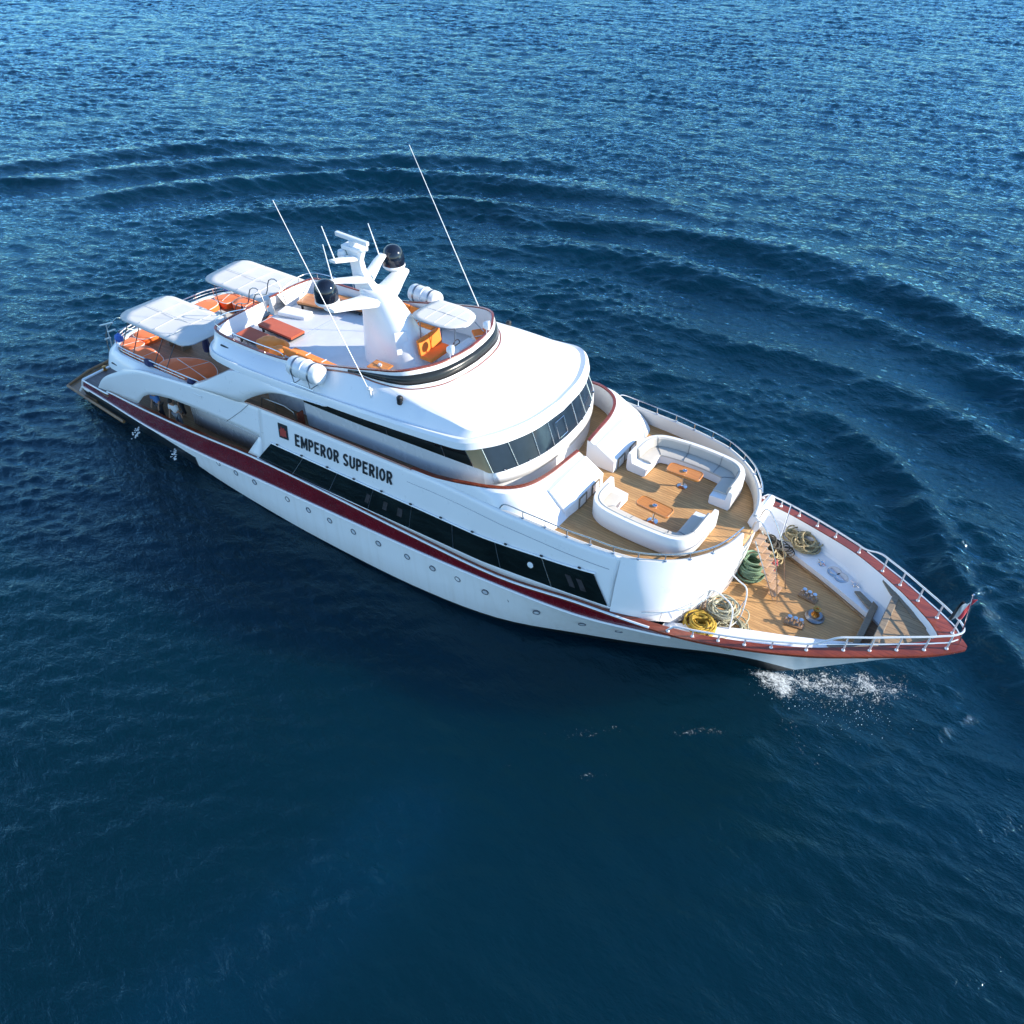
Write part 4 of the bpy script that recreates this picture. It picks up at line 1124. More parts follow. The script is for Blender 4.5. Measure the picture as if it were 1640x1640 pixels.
E_ = [(-14.02, 0.42, 7.55), (-13.95, 2.3, 7.55), (-13.5, 3.10, 7.55), (-11.3, 3.24, 7.60), (-8.8, 3.24, 7.80), (-5.5, 3.16, 8.56), (-4.2, 3.10, 8.58), (-3.4, 2.98, 8.58), (-2.8, 2.76, 8.58), (-2.35, 2.30, 8.58), (-2.0, 1.72, 8.58), (-1.8, 0.90, 8.58), (-1.73, 0, 8.58)]
F_ = [(-14.0, 0.42, 7.70), (-13.92, 2.3, 7.70), (-13.48, 3.06, 7.71), (-11.3, 3.22, 7.75), (-8.8, 3.20, 7.93), (-5.5, 3.13, 8.70), (-4.2, 3.05, 9.02), (-3.45, 2.94, 9.17), (-2.95, 2.68, 9.25), (-2.58, 2.22, 9.27), (-2.27, 1.65, 9.27), (-2.08, 0.88, 9.27), (-2.0, 0, 9.27)]
nA = 5
ra, rc, rd, re, rf = (cr(c, nA) for c in (A_, C_, D_, E_, F_))
rb = [a.lerp(c, 0.72) + (a - c) * Vector((0.0, 0.0, 0)).x + Vector((0, 0, 0)) for a, c in zip(ra, rc)]
rb = [Vector((a.x * 0.85 + c.x * 0.15, a.y * 0.85 + c.y * 0.15, a.z + (c.z - a.z) * 0.78)) for a, c in zip(ra, rc)]
rm = [d.lerp(e, 0.5) + Vector((0, 0, 0.035 if d.x > -2 else 0)) for d, e in zip(rd, re)]
mb = MB()
und = [Vector((p.x, max(0.0, p.y), p.z + 0.02)) for p in inw(ra, 0.38)]; und[0].y = 0.42; und[-1].y = 0.0
rl1 = [Vector((a.x * 0.55 + c.x * 0.45, a.y * 0.55 + c.y * 0.45, c.z + 0.035)) for a, c in zip(ra, rc)]
rc = [Vector((p.x, p.y, p.z - (0.03 if p.x > 0.3 else 0.0))) for p in rc]
mb.loft([sym(und), sym(ra), sym(rb), sym(rl1), sym(rc), sym(rd), sym(rm), sym(re)])
roof = mb.build('roof', 'white', Y_, 24)
# coaming with inner lining
rfi = inw(rf, 0.10)
rfi = [Vector((p.x, q.y if False else p.y, p.z)) for p, q in zip(rfi, rf)]
zfly = lambda x: interp(x, [(-14.2, 6.86), (-8, 7.30), (-4, 7.72), (-1.8, 7.86)])
rfd = [Vector((p.x, p.y, zfly(p.x))) for p in inw(rf, 0.16)]
mb = MB()
mb.loft([sym(re), sym(rf), sym(rfi), sym(rfd)])
for sgn in (1, -1):
    q = [Vector((c[0].x, c[0].y * sgn, c[0].z)) for c in (und, ra, rb, rc, rd, re, rf, rfi, rfd)]
    mb.add(q, [tuple(range(len(q)))])
mb.build('fly_coaming', 'white', Y_, 30)
# smoked wind screen, starting from nothing at x = -5.5
k0 = 5 * nA
off = lambda p, d: p + Vector((d * (0.6 if p.x > -2.6 else 0.15), d * (1.0 if p.y > 0.6 else 0), 0))
g0 = [off(re[i].lerp(rf[i], 0.22), 0.02) for i in range(k0, len(re))]
g1 = [off(re[i].lerp(rf[i], 0.76), 0.02) for i in range(k0, len(re))]
mb = MB(); mb.loft([sym(g0), sym(g1)]); mb.build('wind_screen', 'smoke', Y_, 30, 0, 0.02)
mb = MB(); mb.tube([off(p, 0.03) for p in sym(re[k0 - 2:])] if False else [Vector((p.x + (0.02 if p.x > -2.6 else 0), p.y * 1.008, p.z - 0.01)) for p in sym(re[k0 - 3:])], 0.035, 6); mb.build('screen_trim', 'trimred', Y_)
mb = MB()
o_ = inw(rf, -0.01); i_ = inw(rf, 0.085)
for sgn in (1, -1):
    S = lambda c, dz: [Vector((p.x, p.y * sgn, p.z + dz)) for p in c]
    mb.loft([S(o_, -0.01), S(o_, 0.05), S(i_, 0.05), S(i_, -0.01), S(o_, -0.01)])
mb.build('fly_trim', 'trimred', Y_, 30)
# fly deck
mb = MB()
a = [Vector((p.x, -p.y, zfly(p.x))) for p in rfd]; b = [Vector((p.x, p.y, zfly(p.x))) for p in rfd]
mb.loft([lerp_pts(a, b, i / 6) for i in range(7)])
mb.build('fly_deck', 'nonskid', Y_, 30, 0, 0.08)
# slots and small fittings on the coaming flank
for sgn in (1, -1):
    mb = MB(); mb.box((-12.6, 3.40 * sgn, 7.42), (0.50, 0.06, 0.05)); mb.build('vent_slot', 'dark', Y_, 0)
    mb = MB()
    mb.lathe([(0, 0), (0.12, 0), (0.12, 0.07), (0.09, 0.09), (0.12, 0.13), (0.12, 0.26), (0.07, 0.31), (0, 0.32)], (-2.7, 3.42 * sgn, 8.36), 14)
    mb.build('navigation_lamp', 'dark', Y_)

# upper wing: sweeps from the aft bulwark up to the roof edge, with the arch beneath
TT = [(-14.6, 4.24, 5.20), (-13.5, 4.20, 5.80), (-12.4, 4.12, 6.48), (-11.6, 4.06, 6.92), (-10.4, 4.06, 7.05), (-9.0, 4.08, 7.12), (-7.4, 4.08, 7.24), (-6.0, 4.07, 7.34)]
TB = [(-14.5, 4.26, 5.16), (-12.9, 4.29, 5.42), (-11.3, 4.28, 5.60), (-10.75, 4.25, 5.92), (-10.1, 4.18, 6.32), (-9.2, 4.12, 6.74), (-8.1, 4.10, 7.02), (-6.6, 4.08, 7.24)]
tt, tb = cr(TT, 4), cr(TB, 4)
for sgn in (1, -1):
    mb = MB()
    S = lambda c: [Vector((p.x, p.y * sgn, p.z)) for p in c]
    rr = [S(tb)]
    for k in (0.33, 0.66):
        rr.append([p.lerp(q, k) + Vector((0, 0.06 * sgn * math.sin(math.pi * k), 0)) for p, q in zip(S(tb), S(tt))])
    rr.append(S(tt)); rr.append([Vector((p.x, p.y - 0.30 * sgn, p.z + 0.03)) for p in S(tt)])
    mb.loft(rr); mb.build('arch_wing', 'white', Y_, 40, 0, 0.05)
    # handrail in the arch and red boarding step beside the wall
    mb = MB(); mb.tube([(-10.6, 3.75 * sgn, 5.1), (-10.4, 3.75 * sgn, 5.9), (-9.0, 3.75 * sgn, 6.0), (-8.5, 3.75 * sgn, 5.9), (-8.3, 3.75 * sgn, 5.2)], 0.025, 6)
    mb.tube([(-9.6, 3.75 * sgn, 5.1), (-9.6, 3.75 * sgn, 5.97)], 0.02, 6)
    mb.build('arch_handrail', 'dsteel', Y_)
    mb = MB(); mb.box((-8.25, 3.62 * sgn, 5.55), (0.06, 0.30, 0.75)); mb.build('red_door', 'cap', Y_, 0)

mb = MB(); mb.box((-9.6, 0, 6.0), (3.0, 5.8, 2.2)); mb.build('inner_house', 'silver', Y_, 0, 0.05)
# bridge deck
zbr = lambda x: interp(x, [(-22.2, 4.22), (-18, 4.34), (-14.5, 4.62), (-11, 5.0), (-8, 5.2), (0, 5.72), (1.0, 5.775)])
bd = [(-22.25, 0.5), (-22.1, 2.4), (-21.6, 3.4), (-20.6, 3.86), (-17.8, 4.0), (-14.5, 4.1), (-11, 4.1), (-8, 4.08), (-2, 4.08), (0.6, 4.06)]
strip_deck('bridge_deck', [(p.x, p.y) for p in cr([(a, b, 0) for a, b in bd], 3)], zbr, 'teak_dark', 0, 0.10)
# rounded aft bulwark of the bridge deck
BA = [(-14.0, 4.06, 4.98), (-16, 4.02, 4.86), (-18, 4.0, 4.76), (-20.3, 3.94, 4.66), (-21.4, 3.62, 4.62), (-22.05, 2.6, 4.60), (-22.2, 1.2, 4.60), (-22.22, 0, 4.60)]
BB = [(-14.0, 4.30, 4.6), (-16, 4.32, 4.3), (-18, 4.34, 4.05), (-20.6, 4.28, 3.78), (-22.0, 3.95, 3.62), (-22.95, 2.8, 3.58), (-23.15, 1.3, 3.58), (-23.18, 0, 3.58)]
BC = [(x * 1.0 + (0.25 if x < -21.5 else 0), y - 0.35 if y > 1 else y, z - 0.32) for x, y, z in BB]
BM = [Vector(a).lerp(Vector(b), 0.30) + Vector((-0.10 if a[0] < -21 else 0, 0.16 if a[1] > 2 else 0, 0)) for a, b in zip(BA, BB)]
ba, bb_, bc, bm_ = (cr(c, 4) for c in (BA, BB, BC, BM))
bai = [Vector((p.x + (0.12 if p.x < -21.3 else 0), p.y - (0.12 if p.y > 1 else 0), p.z)) for p in ba]
baf = [Vector((p.x, p.y, zbr(p.x))) for p in bai]
mb = MB()
mb.loft([sym(bc), sym(bb_), sym(bm_), sym(ba), sym(bai), sym(baf)])
mb.build('aft_bulwark', 'white', Y_, 40)
for sgn in (1, -1):
    mb = MB(); mb.box((-20.9, 4.19 * sgn, 4.10), (0.42, 0.06, 0.05)); mb.build('vent_slot', 'dark', Y_, 0)
# rail on it
for sgn in (1, -1):
    pts = [(-14.35, 3.95, 4.98), (-14.4, 3.95, 5.30)] + [(p.x + (0.1 if p.x < -21 else 0), p.y - 0.08, p.z + 0.36) for p in ba if p.x < -14.6]
    mb = MB(); mb.tube([Vector((p.x, p.y * sgn, p.z)) for p in cr(pts, 2)], 0.028, 7)
    mb.tube([Vector((p.x, p.y * sgn, p.z - 0.17)) for p in cr(pts[3:], 1)], 0.016, 6)
    rl = mb.build('aft_rail', 'rail', Y_)
    for p in pts[4::3]:
        m2 = MB(); m2.tube([(p[0], p[1] * sgn, p[2] - 0.37), (p[0], p[1] * sgn, p[2])], 0.018, 6); m2.build('stanchion', 'chrome', rl)
# coaming rail on the fly deck aft
for sgn in (1, -1):
    pts = [(-13.95, 1.0, 7.75), (-13.9, 2.2, 8.02), (-13.45, 3.0, 8.03), (-11.3, 3.15, 8.06), (-9.4, 3.16, 8.14), (-9.1, 3.16, 7.95)]
    mb = MB(); mb.tube([Vector((p.x, p.y * sgn, p.z)) for p in cr(pts, 4)], 0.022, 6)
    rl = mb.build('fly_rail', 'steel', Y_)
    for p in ((-13.9, 2.2, 8.02), (-13.45, 3.0, 8.03), (-12.3, 3.1, 8.04), (-11.3, 3.15, 8.06), (-10.3, 3.16, 8.1)):
        m2 = MB(); m2.tube([(p[0], p[1] * sgn, 7.74), (p[0], p[1] * sgn, p[2])], 0.015, 6); m2.build('stanchion', 'steel', rl)
# stair gate between bridge deck and fly deck
mb = MB()
for y in (-0.35, 0.75):
    mb.tube(cr([(-15.9, y, 4.9), (-15.8, y, 6.4), (-15.4, y, 7.3), (-14.6, y, 7.55), (-14.2, y, 8.35), (-13.6, y, 8.45), (-13.3, y, 7.5)], 3), 0.025, 6)
    mb.tube([(-16.8, y, 4.5), (-14.3, y, 6.9)], 0.05, 6)
for i in range(8):
    t = i / 7; mb.box((-16.7 + 2.4 * t, 0.2, 4.7 + 2.2 * t), (0.24, 1.0, 0.03))
mb.build('fly_stairs', 'dsteel', Y_)

# --- mast
mb = MB()
def oval(cx, w, l, z, cy=0.0, n=20, nose=1.0):
    out = []
    for q in range(n):
        a = 2 * math.pi * q / n
        c, s = math.cos(a), math.sin(a)
        x = cx + (l * (abs(c) ** 0.8) * (1 if c > 0 else -1)) * (nose if c > 0 else 1)
        out.append(Vector((x, cy + w * (abs(s) ** 0.8) * (1 if s > 0 else -1), z)))
    return out
secs = [(-5.75, 1.0, 1.62, 7.35), (-5.80, 0.95, 1.55, 7.9), (-5.98, 0.82, 1.33, 8.7), (-6.2, 0.70, 1.10, 9.4), (-6.45, 0.58, 0.92, 9.9), (-6.62, 0.48, 0.80, 10.18), (-6.75, 0.36, 0.66, 10.34)]
mb.loft([oval(c, w, l, z) for c, w, l, z in secs], 0, True, True, True)
mast = mb.build('mast', 'white', Y_, 60)
def arm(pts, w, t0, t1, name='mast_arm'):
    """swept-up arm: list of centre points, width along x, thickness"""
    m2 = MB(); rings = []
    P = cr(pts, 4)
    for i, p in enumerate(P):
        k = i / (len(P) - 1); t = t0 + (t1 - t0) * k; ww = w[0] + (w[1] - w[0]) * k
        rings.append([p + Vector((sx * ww / 2, 0, sz * t / 2)) for sx, sz in ((-1, -0.5), (-0.7, -1), (0.7, -1), (1, -0.5), (1, 0.5), (0.7, 1), (-0.7, 1), (-1, 0.5))])
    m2.loft(rings, 0, True, True, True)
    return m2.build(name, 'white', mast, 40)
for sgn in (1, -1):
    arm([(-6.55, 0.0, 9.98), (-6.68, 0.75 * sgn, 10.06), (-6.92, 1.5 * sgn, 10.16), (-7.12, 2.18 * sgn, 10.22)], (1.20, 0.56), 0.38, 0.16)
    arm([(-7.15, 0.15 * sgn, 10.66), (-7.3, 0.6 * sgn, 10.76), (-7.45, 1.05 * sgn, 10.88), (-7.55, 1.48 * sgn, 10.98)], (0.56, 0.36), 0.26, 0.12)
    # dome on its foot
    m2 = MB(); m2.lathe([(0, 0), (0.16, 0), (0.18, 0.08), (0.40, 0.14), (0.47, 0.22), (0.46, 0.30), (0, 0.3)], (-7.42, 1.93 * sgn, 10.18), 24)
    dm = m2.build('dome_foot', 'plastic', mast)
    m2 = MB(); m2.lathe([(0.45, 0.27), (0.46, 0.5), (0.455, 0.62), (0.42, 0.80), (0.34, 0.95), (0.22, 1.05), (0.10, 1.09), (0, 1.10)], (-7.42, 1.93 * sgn, 10.18), 28)
    m2.build('satellite_dome', 'dome', mast, 60)
# upper spine: a raked box
m2 = MB(); m2.loft([[Vector((x, y, z)) for x, y in ((xa, -w), (xb, -w * 0.8), (xb, w * 0.8), (xa, w))] for z, xa, xb, w in ((10.2, -7.55, -6.45, 0.27), (10.5, -7.66, -6.82, 0.21), (11.0, -7.75, -7.20, 0.165), (11.35, -7.80, -7.26, 0.155), (11.75, -7.92, -7.10, 0.17))], 0, True, True, True)
m2.build('mast_spine', 'white', mast, 20, 0.03)
arm([(-7.55, -0.1, 11.44), (-7.6, -0.5, 11.5), (-7.66, -1.15, 11.64)], (0.5, 0.34), 0.22, 0.12)
m2 = MB(); m2.loft([[Vector((x, y, z)) for x, y in ((-8.05, -0.26), (-7.05 + dx, -0.22), (-6.85 + dx, 0), (-7.05 + dx, 0.22), (-8.05, 0.26))] for z, dx in ((11.72, -0.25), (11.84, 0.0), (11.90, 0.0))], 0, True, True, True)
m2.build('mast_head', 'white', mast, 0, 0.03)
m2 = MB(); m2.lathe([(0, 0), (0.17, 0), (0.17, 0.22), (0.10, 0.20), (0.06, 0.24), (0, 0.24)], (-7.62, 0, 11.88), 16)
rb_ = m2.build('radar_base', 'plastic', mast)
m2 = MB(); m2.box((-7.66, 0, 12.14), (1.75, 0.16, 0.17), R(-3)); m2.build('radar_scanner', 'plastic', mast, 0, 0.03)
m2 = MB(); m2.lathe([(0, 0), (0.16, 0.02), (0.18, 0.14), (0.14, 0.3), (0, 0.33)], (-8.0, -0.30, 11.40), 16); m2.build('camera_ball', 'plastic', mast)
for (x, y, z, hgt, lean) in ((-7.6, 1.32, 11.02, 1.2, -0.42), (-7.66, -1.02, 11.66, 1.2, -0.45), (-7.55, -1.40, 11.02, 1.35, -0.22)):
    m2 = MB(); m2.tube([(x, y, z), (x + lean, y, z + hgt)], [0.028, 0.016], 6); m2.build('whip_antenna', 'plastic', mast)
# oval vent panel outline on the port/fore flank of the mast
m2 = MB()
m2.box((-5.0, -0.62, 8.75), (0.05, 0.5, 0.9), R(-35), 0, 0, R(-12)); m2.build('mast_hatch', 'white', mast, 0, 0.02)
# long whips at the roof edge
for sgn in (1, -1):
    m2 = MB(); m2.tube([(-4.0, 3.52 * sgn, 8.0), (-4.0 - 0.30 * 0.35, 3.52 * sgn, 8.0 + 0.6)], 0.05, 8)
    m2.box((-3.98, 3.52 * sgn, 8.0), (0.22, 0.18, 0.08)); m2.box((-4.06, 3.52 * sgn, 8.5), (0.16, 0.14, 0.06))
    wb_ = m2.build('antenna_mount', 'plastic', Y_)
    m2 = MB(); m2.tube([(-4.05, 3.52 * sgn, 8.3), (-7.48, 3.52 * sgn, 14.72)], [0.021, 0.010], 6); m2.build('long_whip_antenna', 'plastic', Y_)

def rrect(l, w, r, n=5):
    out = []
    for cx, cy, a0 in ((l / 2 - r, w / 2 - r, 0), (-l / 2 + r, w / 2 - r, 90), (-l / 2 + r, -w / 2 + r, 180), (l / 2 - r, -w / 2 + r, 270)):
        for k in range(n + 1):
            a = R(a0 + 90 * k / n); out.append((cx + r * math.cos(a), cy + r * math.sin(a)))
    return out
# --- canopies (canvas on poles)
def canopy(outline, zf, poles, name='canopy', thick=0.025):
    m2 = MB()
    n = len(outline)
    cx = sum(p[0] for p in outline) / n; cy = sum(p[1] for p in outline) / n
    rings = []
    for k in (1.0, 0.8, 0.55, 0.3):
        rings.append([Vector((cx + (x - cx) * k, cy + (y - cy) * k, zf(x, y) + (1 - k) * 0.05)) for x, y in outline])
    m2.loft(rings, 0, True, False, True)
    o = m2.build(name, 'canvas', Y_, 40, 0, thick)
    lo = min(p[0] for p in outline); hi = max(p[0] for p in outline); l2 = min(p[1] for p in outline); h2 = max(p[1] for p in outline)
    def inside_k(x, y): return max(0.0, 1.0 - max(abs(x - cx) / ((hi - lo) / 2), abs(y - cy) / ((h2 - l2) / 2)))
    m3 = MB()
    for t in (0.30, 0.5, 0.70):
        x = lo + (hi - lo) * t
        m3.tube([(x, cy + (h2 - l2) * q * 0.42, zf(x, cy) + 0.05 * inside_k(x, cy + (h2 - l2) * q * 0.42) + 0.002) for q in np.linspace(-1, 1, 9)], 0.014, 5)
    m3.tube([(cx + (hi - lo) * q * 0.42, cy, zf(cx, cy) + 0.05 * inside_k(cx + (hi - lo) * q * 0.42, cy) + 0.002) for q in np.linspace(-1, 1, 9)], 0.014, 5)
    m3.build('canopy_seam', 'canvas', o, 60)
    m3 = MB(); m3.tube([Vector((x, y, zf(x, y) - 0.02)) for x, y in outline], 0.022, 6, True); m3.build('canopy_hoop', 'dsteel', o)
    for (a, b) in poles:
        m3 = MB(); m3.tube([a, b], 0.022, 6); m3.build('canopy_pole', 'dsteel', o)
    return o
co = [(-19.85, 2.9), (-19.7, 3.55), (-18.7, 3.88), (-17.2, 3.90), (-15.5, 3.85), (-14.75, 3.4), (-14.6, 2.4), (-14.9, 1.4), (-15.7, 0.98), (-17.6, 1.0), (-19.0, 1.05), (-19.75, 1.6)]
co = [(-17.22 + x - 0.12 * (y > 0), 2.44 + y + 0.05 * math.cos(x)) for x, y in rrect(5.25, 2.86, 0.62, 4)]
zcan = lambda x, y: 6.88 + 0.01 * (x + 17) - 0.03 * (y - 2.4) ** 2
for sgn in (1, -1):
    poles = [((-20.65, 3.80 * sgn, 4.6), (-19.3, 3.55 * sgn, 6.8)), ((-19.65, 3.85 * sgn, 4.7), (-18.2, 3.78 * sgn, 6.82)), ((-18.0, 3.88 * sgn, 4.75), (-16.4, 3.85 * sgn, 6.82)), ((-17.1, 3.9 * sgn, 4.8), (-15.6, 3.8 * sgn, 6.83)), ((-19.3, 1.3 * sgn, 4.3), (-19.3, 1.3 * sgn, 6.8))]
    canopy([(x, y * sgn) for x, y in co] if sgn > 0 else [(x, -y) for x, y in co][::-1], lambda x, y: zcan(x, abs(y)), poles)
fo = [(-5.05, 0.15), (-4.2, 0.02), (-3.3, 0.12), (-2.85, 0.5), (-2.75, 1.0), (-2.95, 1.55), (-3.6, 1.85), (-4.6, 1.85), (-5.0, 1.75), (-5.15, 1.0)]
fo = [(p.x, p.y) for p in cr([(x, y, 0) for x, y in fo], 3, True)]
canopy(fo, lambda x, y: 9.62, [((-4.5, -0.05, 7.7), (-4.6, 0.1, 9.6)), ((-2.55, -0.35, 9.27), (-3.0, 0.3, 9.6)), ((-2.35, 1.25, 9.27), (-2.85, 1.25, 9.6)), ((-5.0, 1.8, 7.7), (-4.95, 1.75, 9.6))])
# searchlights on the coaming
for sgn in (1, -1):
    x, y = -2.14, 1.12 * sgn
    m2 = MB(); m2.tube([(x, y, 9.28), (x, y, 9.52)], 0.03, 8); sl = m2.build('searchlight_foot', 'chrome', Y_)
    m2 = MB(); m2.lathe([(0, -0.13), (0.10, -0.11), (0.16, -0.02), (0.18, 0.09), (0.18, 0.13), (0.14, 0.14), (0, 0.12)], (x, y, 9.66), 20, 0, (0.9, 0.40, 0.05)); m2.build('searchlight', 'plastic', Y_, 50)
# stern ladder rails
mb = MB()
for y in (-1.4, 0.2):
    mb.tube(cr([(-23.2, y, 4.5), (-24.6, y, 4.25), (-25.6, y, 3.5), (-26.5, y, 2.6), (-26.9, y, 0.6)], 3), 0.03, 6)
    mb.tube(cr([(-23.0, y, 4.0), (-24.5, y, 3.6), (-25.9, y, 2.4), (-26.4, y, 0.6)], 3), 0.03, 6)
for t in range(7):
    x, z = -25.0 - 0.22 * t, 3.35 - 0.40 * t; mb.tube([(x, -1.4, z), (x, 0.2, z)], 0.022, 6)
mb.build('stern_ladder', 'chrome', Y_)
mb = MB()
mb.tube([(-26.3, -1.5, 0.5), (-26.0, -1.5, 2.5), (-25.85, -1.5, 3.55)], 0.035, 6)
for (xa, xb, za, zb2) in ((-26.5, -25.1, 3.25, 3.85), (-25.9, -25.1, 3.05, 3.45), (-26.5, -25.9, 2.4, 2.7)):
    mb.tube([(xa, -1.5, za), (xb, -1.5, zb2)], 0.05, 7)
mb.build('boarding_post', 'rail', Y_)
# pulpit flagstaff
fs = thing('flag_on_staff', 'small red white and black flag hanging from a short staff at the bow', 'flag', (16.9, 0, 5.0))
mb = MB(); mb.tube([(0, 0, 0.02), (-0.30, 0, 2.05)], 0.022, 8); mb.lathe([(0, 0), (0.04, 0.01), (0.03, 0.06), (0, 0.07)], (-0.30, 0, 2.05), 10)
mb.build('staff', 'chrome', fs)
for nm, i0, i1, mt2 in (('flag_stripe', 0, 5, 'flag_red'), ('flag_stripe', 5, 10, 'flag_white'), ('flag_stripe', 10, 15, 'flag_black')):
    mb = MB(); rings = []
    for i in range(i0, i1 + 1):
        u = i / 15.0
        rings.append([Vector((-0.29 + 0.14 * (1 - v) * 1.0 - 0.34 * u - 0.02 * math.sin(v * 5), 0.03 + 0.10 * math.sin(u * 9 + v * 4) * (0.3 + u), 1.95 - 0.95 * v * (1 - 0.25 * u) - 0.42 * u)) for v in np.linspace(0, 1, 9)])
    mb.loft(rings); mb.build(nm, mt2, fs, 60, 0, 0.01)

# ------------------------------------------------------------------ lounge furniture
def uround(pts, rad, n=7):
    """round the inner corners of an open polyline in plan"""
    out = [Vector(pts[0])]
    for i in range(1, len(pts) - 1):
        p = Vector(pts[i]); a = (Vector(pts[i - 1]) - p).normalized(); b = (Vector(pts[i + 1]) - p).normalized()
        s, e = p + a * rad, p + b * rad
        for k in range(n + 1):
            t = k / n; out.append(s * (1 - t) ** 2 + p * 2 * t * (1 - t) + e * t * t)
    out.append(Vector(pts[-1]))
    # add intermediate points on long straights
    res = [out[0]]
    for p, q in zip(out, out[1:]):
        m_ = max(1, int((q - p).length / 0.3))
        for k in range(1, m_ + 1): res.append(p.lerp(q, k / m_))
    return res
def sweep(path, prof, inward):
    """profile (d inward, z) swept along a plan path"""
    rings = []
    for i, p in enumerate(path):
        a, b = path[max(0, i - 1)], path[min(len(path) - 1, i + 1)]
        t = (b - a).normalized(); n = Vector((-t.y, t.x, 0)) * inward
        rings.append([p + n * d + Vector((0, 0, z)) for d, z in prof])
    return rings
def sofa(pts, inward, label, centre):
    root = thing('sofa', label, 'sofa', centre, 0, 'curved sofas on the fore lounge deck')
    P = uround([Vector((x - centre[0], y - centre[1], 0)) for x, y in pts], 0.95)
    m2 = MB(); m2.loft(sweep(P, [(0.06, 0.0), (0.0, 0.10), (0.0, 0.70), (0.03, 0.80), (0.16, 0.80), (0.22, 0.40), (0.80, 0.36), (0.80, 0.04), (0.74, 0.0)], inward), 0, True, True, True)
    m2.build('base', 'white', root, 40)
    m2 = MB(); m2.loft(sweep(P[1:-1], [(0.24, 0.365), (0.26, 0.46), (0.70, 0.46), (0.80, 0.42), (0.81, 0.365)], inward), 0, True, True, True)
    m2.build('seat_cushion', 'cushion', root, 40)
    m2 = MB(); m2.loft(sweep(P[1:-1], [(0.155, 0.80), (0.20, 0.82), (0.27, 0.78), (0.33, 0.48), (0.24, 0.46)], inward), 0, True, True, True)
    m2.build('back_cushion', 'cushion', root, 40)
    m2 = MB()
    for f_ in (0.22, 0.42, 0.60, 0.80):
        i = int(len(P) * f_); r_ = sweep(P, [(0.16, 0.815), (0.275, 0.79), (0.335, 0.48), (0.7, 0.468), (0.80, 0.43)], inward)[i]
        m2.tube(r_, 0.012, 5)
    m2.build('seam', 'dsteel', root)
    return root
sofa([(4.66, -0.72), (4.62, -2.42), (6.6, -2.60), (8.62, -2.45), (8.66, -0.24)], 1, 'curved white sofa on the near side of the fore lounge', (6.6, -1.8, 5.80))
sofa([(4.52, 0.85), (4.56, 2.62), (6.6, 2.92), (8.66, 2.72), (8.68, 0.85)], -1, 'curved white sofa under the far rail of the fore lounge', (6.6, 2.0, 5.80))

def table(label, loc, rz):
    root = thing('pedestal_table', label, 'table', loc, rz, 'varnished tables between the lounge sofas')
    m2 = MB(); m2.prism(rrect(1.32, 0.60, 0.17), 0.63, 0.69); m2.build('table_top', 'table', root, 30, 0.012)
    m2 = MB(); m2.tube([(x, y, 0.693) for x, y in rrect(1.26, 0.54, 0.15)], 0.014, 5, True); m2.build('fiddle_rail', 'table', root)
    m2 = MB(); m2.lathe([(0, 0), (0.19, 0), (0.19, 0.015), (0.06, 0.05), (0.04, 0.08), (0.04, 0.63), (0, 0.63)], (0, 0, 0), 18); m2.build('pedestal', 'chrome', root)
    return root
t1 = table('varnished orange table in front of the near white sofa', (6.70, -1.17, 5.795), R(-4))
t2 = dup(t1, (6.70, 1.18, 5.795), R(4), 'varnished orange table in front of the far white sofa', 'varnished tables between the lounge sofas')
def ashtray(label, loc):
    m2 = MB(); m2.lathe([(0, 0), (0.07, 0), (0.085, 0.05), (0.075, 0.055), (0.06, 0.015), (0, 0.012)], (0, 0, 0), 14)
    o = m2.build('ashtray', 'chrome', None, 40, 0, 0, loc); tag(o, label, 'ashtray', 'ashtrays on the lounge tables')
ashtray('round metal ashtray on the near orange table', (6.70, -1.17, 6.487))
ashtray('round metal ashtray on the far orange table', (6.70, 1.18, 6.487))

# ------------------------------------------------------------------ foredeck gear
def bollard(label, loc, rz):
    root = thing('twin_bollard', label, 'bollard', loc, rz, 'twin bollards on the foredeck')
    m2 = MB(); m2.prism(rrect(0.66, 0.34, 0.05), 0, 0.05); m2.build('base_plate', 'wood', root, 0, 0.01)
    for y in (-0.19, 0.0, 0.19):
        m2 = MB(); m2.lathe([(0, 0.05), (0.085, 0.05), (0.07, 0.10), (0.06, 0.26), (0.075, 0.29), (0.075, 0.32), (0, 0.33)], (y, 0, 0), 16); m2.build('post', 'chrome', root)
    m2 = MB(); m2.tube([(-0.30, 0, 0.20), (0.30, 0, 0.20)], 0.022, 8); m2.build('cross_bar', 'chrome', root)
    return root
b1 = bollard('chrome twin bollard on the sunlit foredeck planks nearest the viewer', (12.20, -0.80, 3.615), R(8))
dup(b1, (12.18, 0.66, 3.615), R(-8), 'chrome twin bollard in shade by the white port shelf', 'twin bollards on the foredeck')
wl = thing('windlass', 'bronze topped capstan on a round steel base in the middle of the foredeck', 'windlass', (12.68, -0.12, 3.62))
m2 = MB(); m2.lathe([(0, 0), (0.33, 0), (0.33, 0.06), (0.27, 0.10), (0.24, 0.16), (0, 0.16)], (0, 0, 0), 26); m2.build('base', 'dsteel', wl)
m2 = MB(); m2.lathe([(0, 0.16), (0.15, 0.16), (0.10, 0.24), (0.09, 0.34), (0.13, 0.40), (0.14, 0.44), (0.05, 0.45), (0.045, 0.42), (0, 0.42)], (0, 0, 0), 20); m2.build('drum', 'brass', wl)

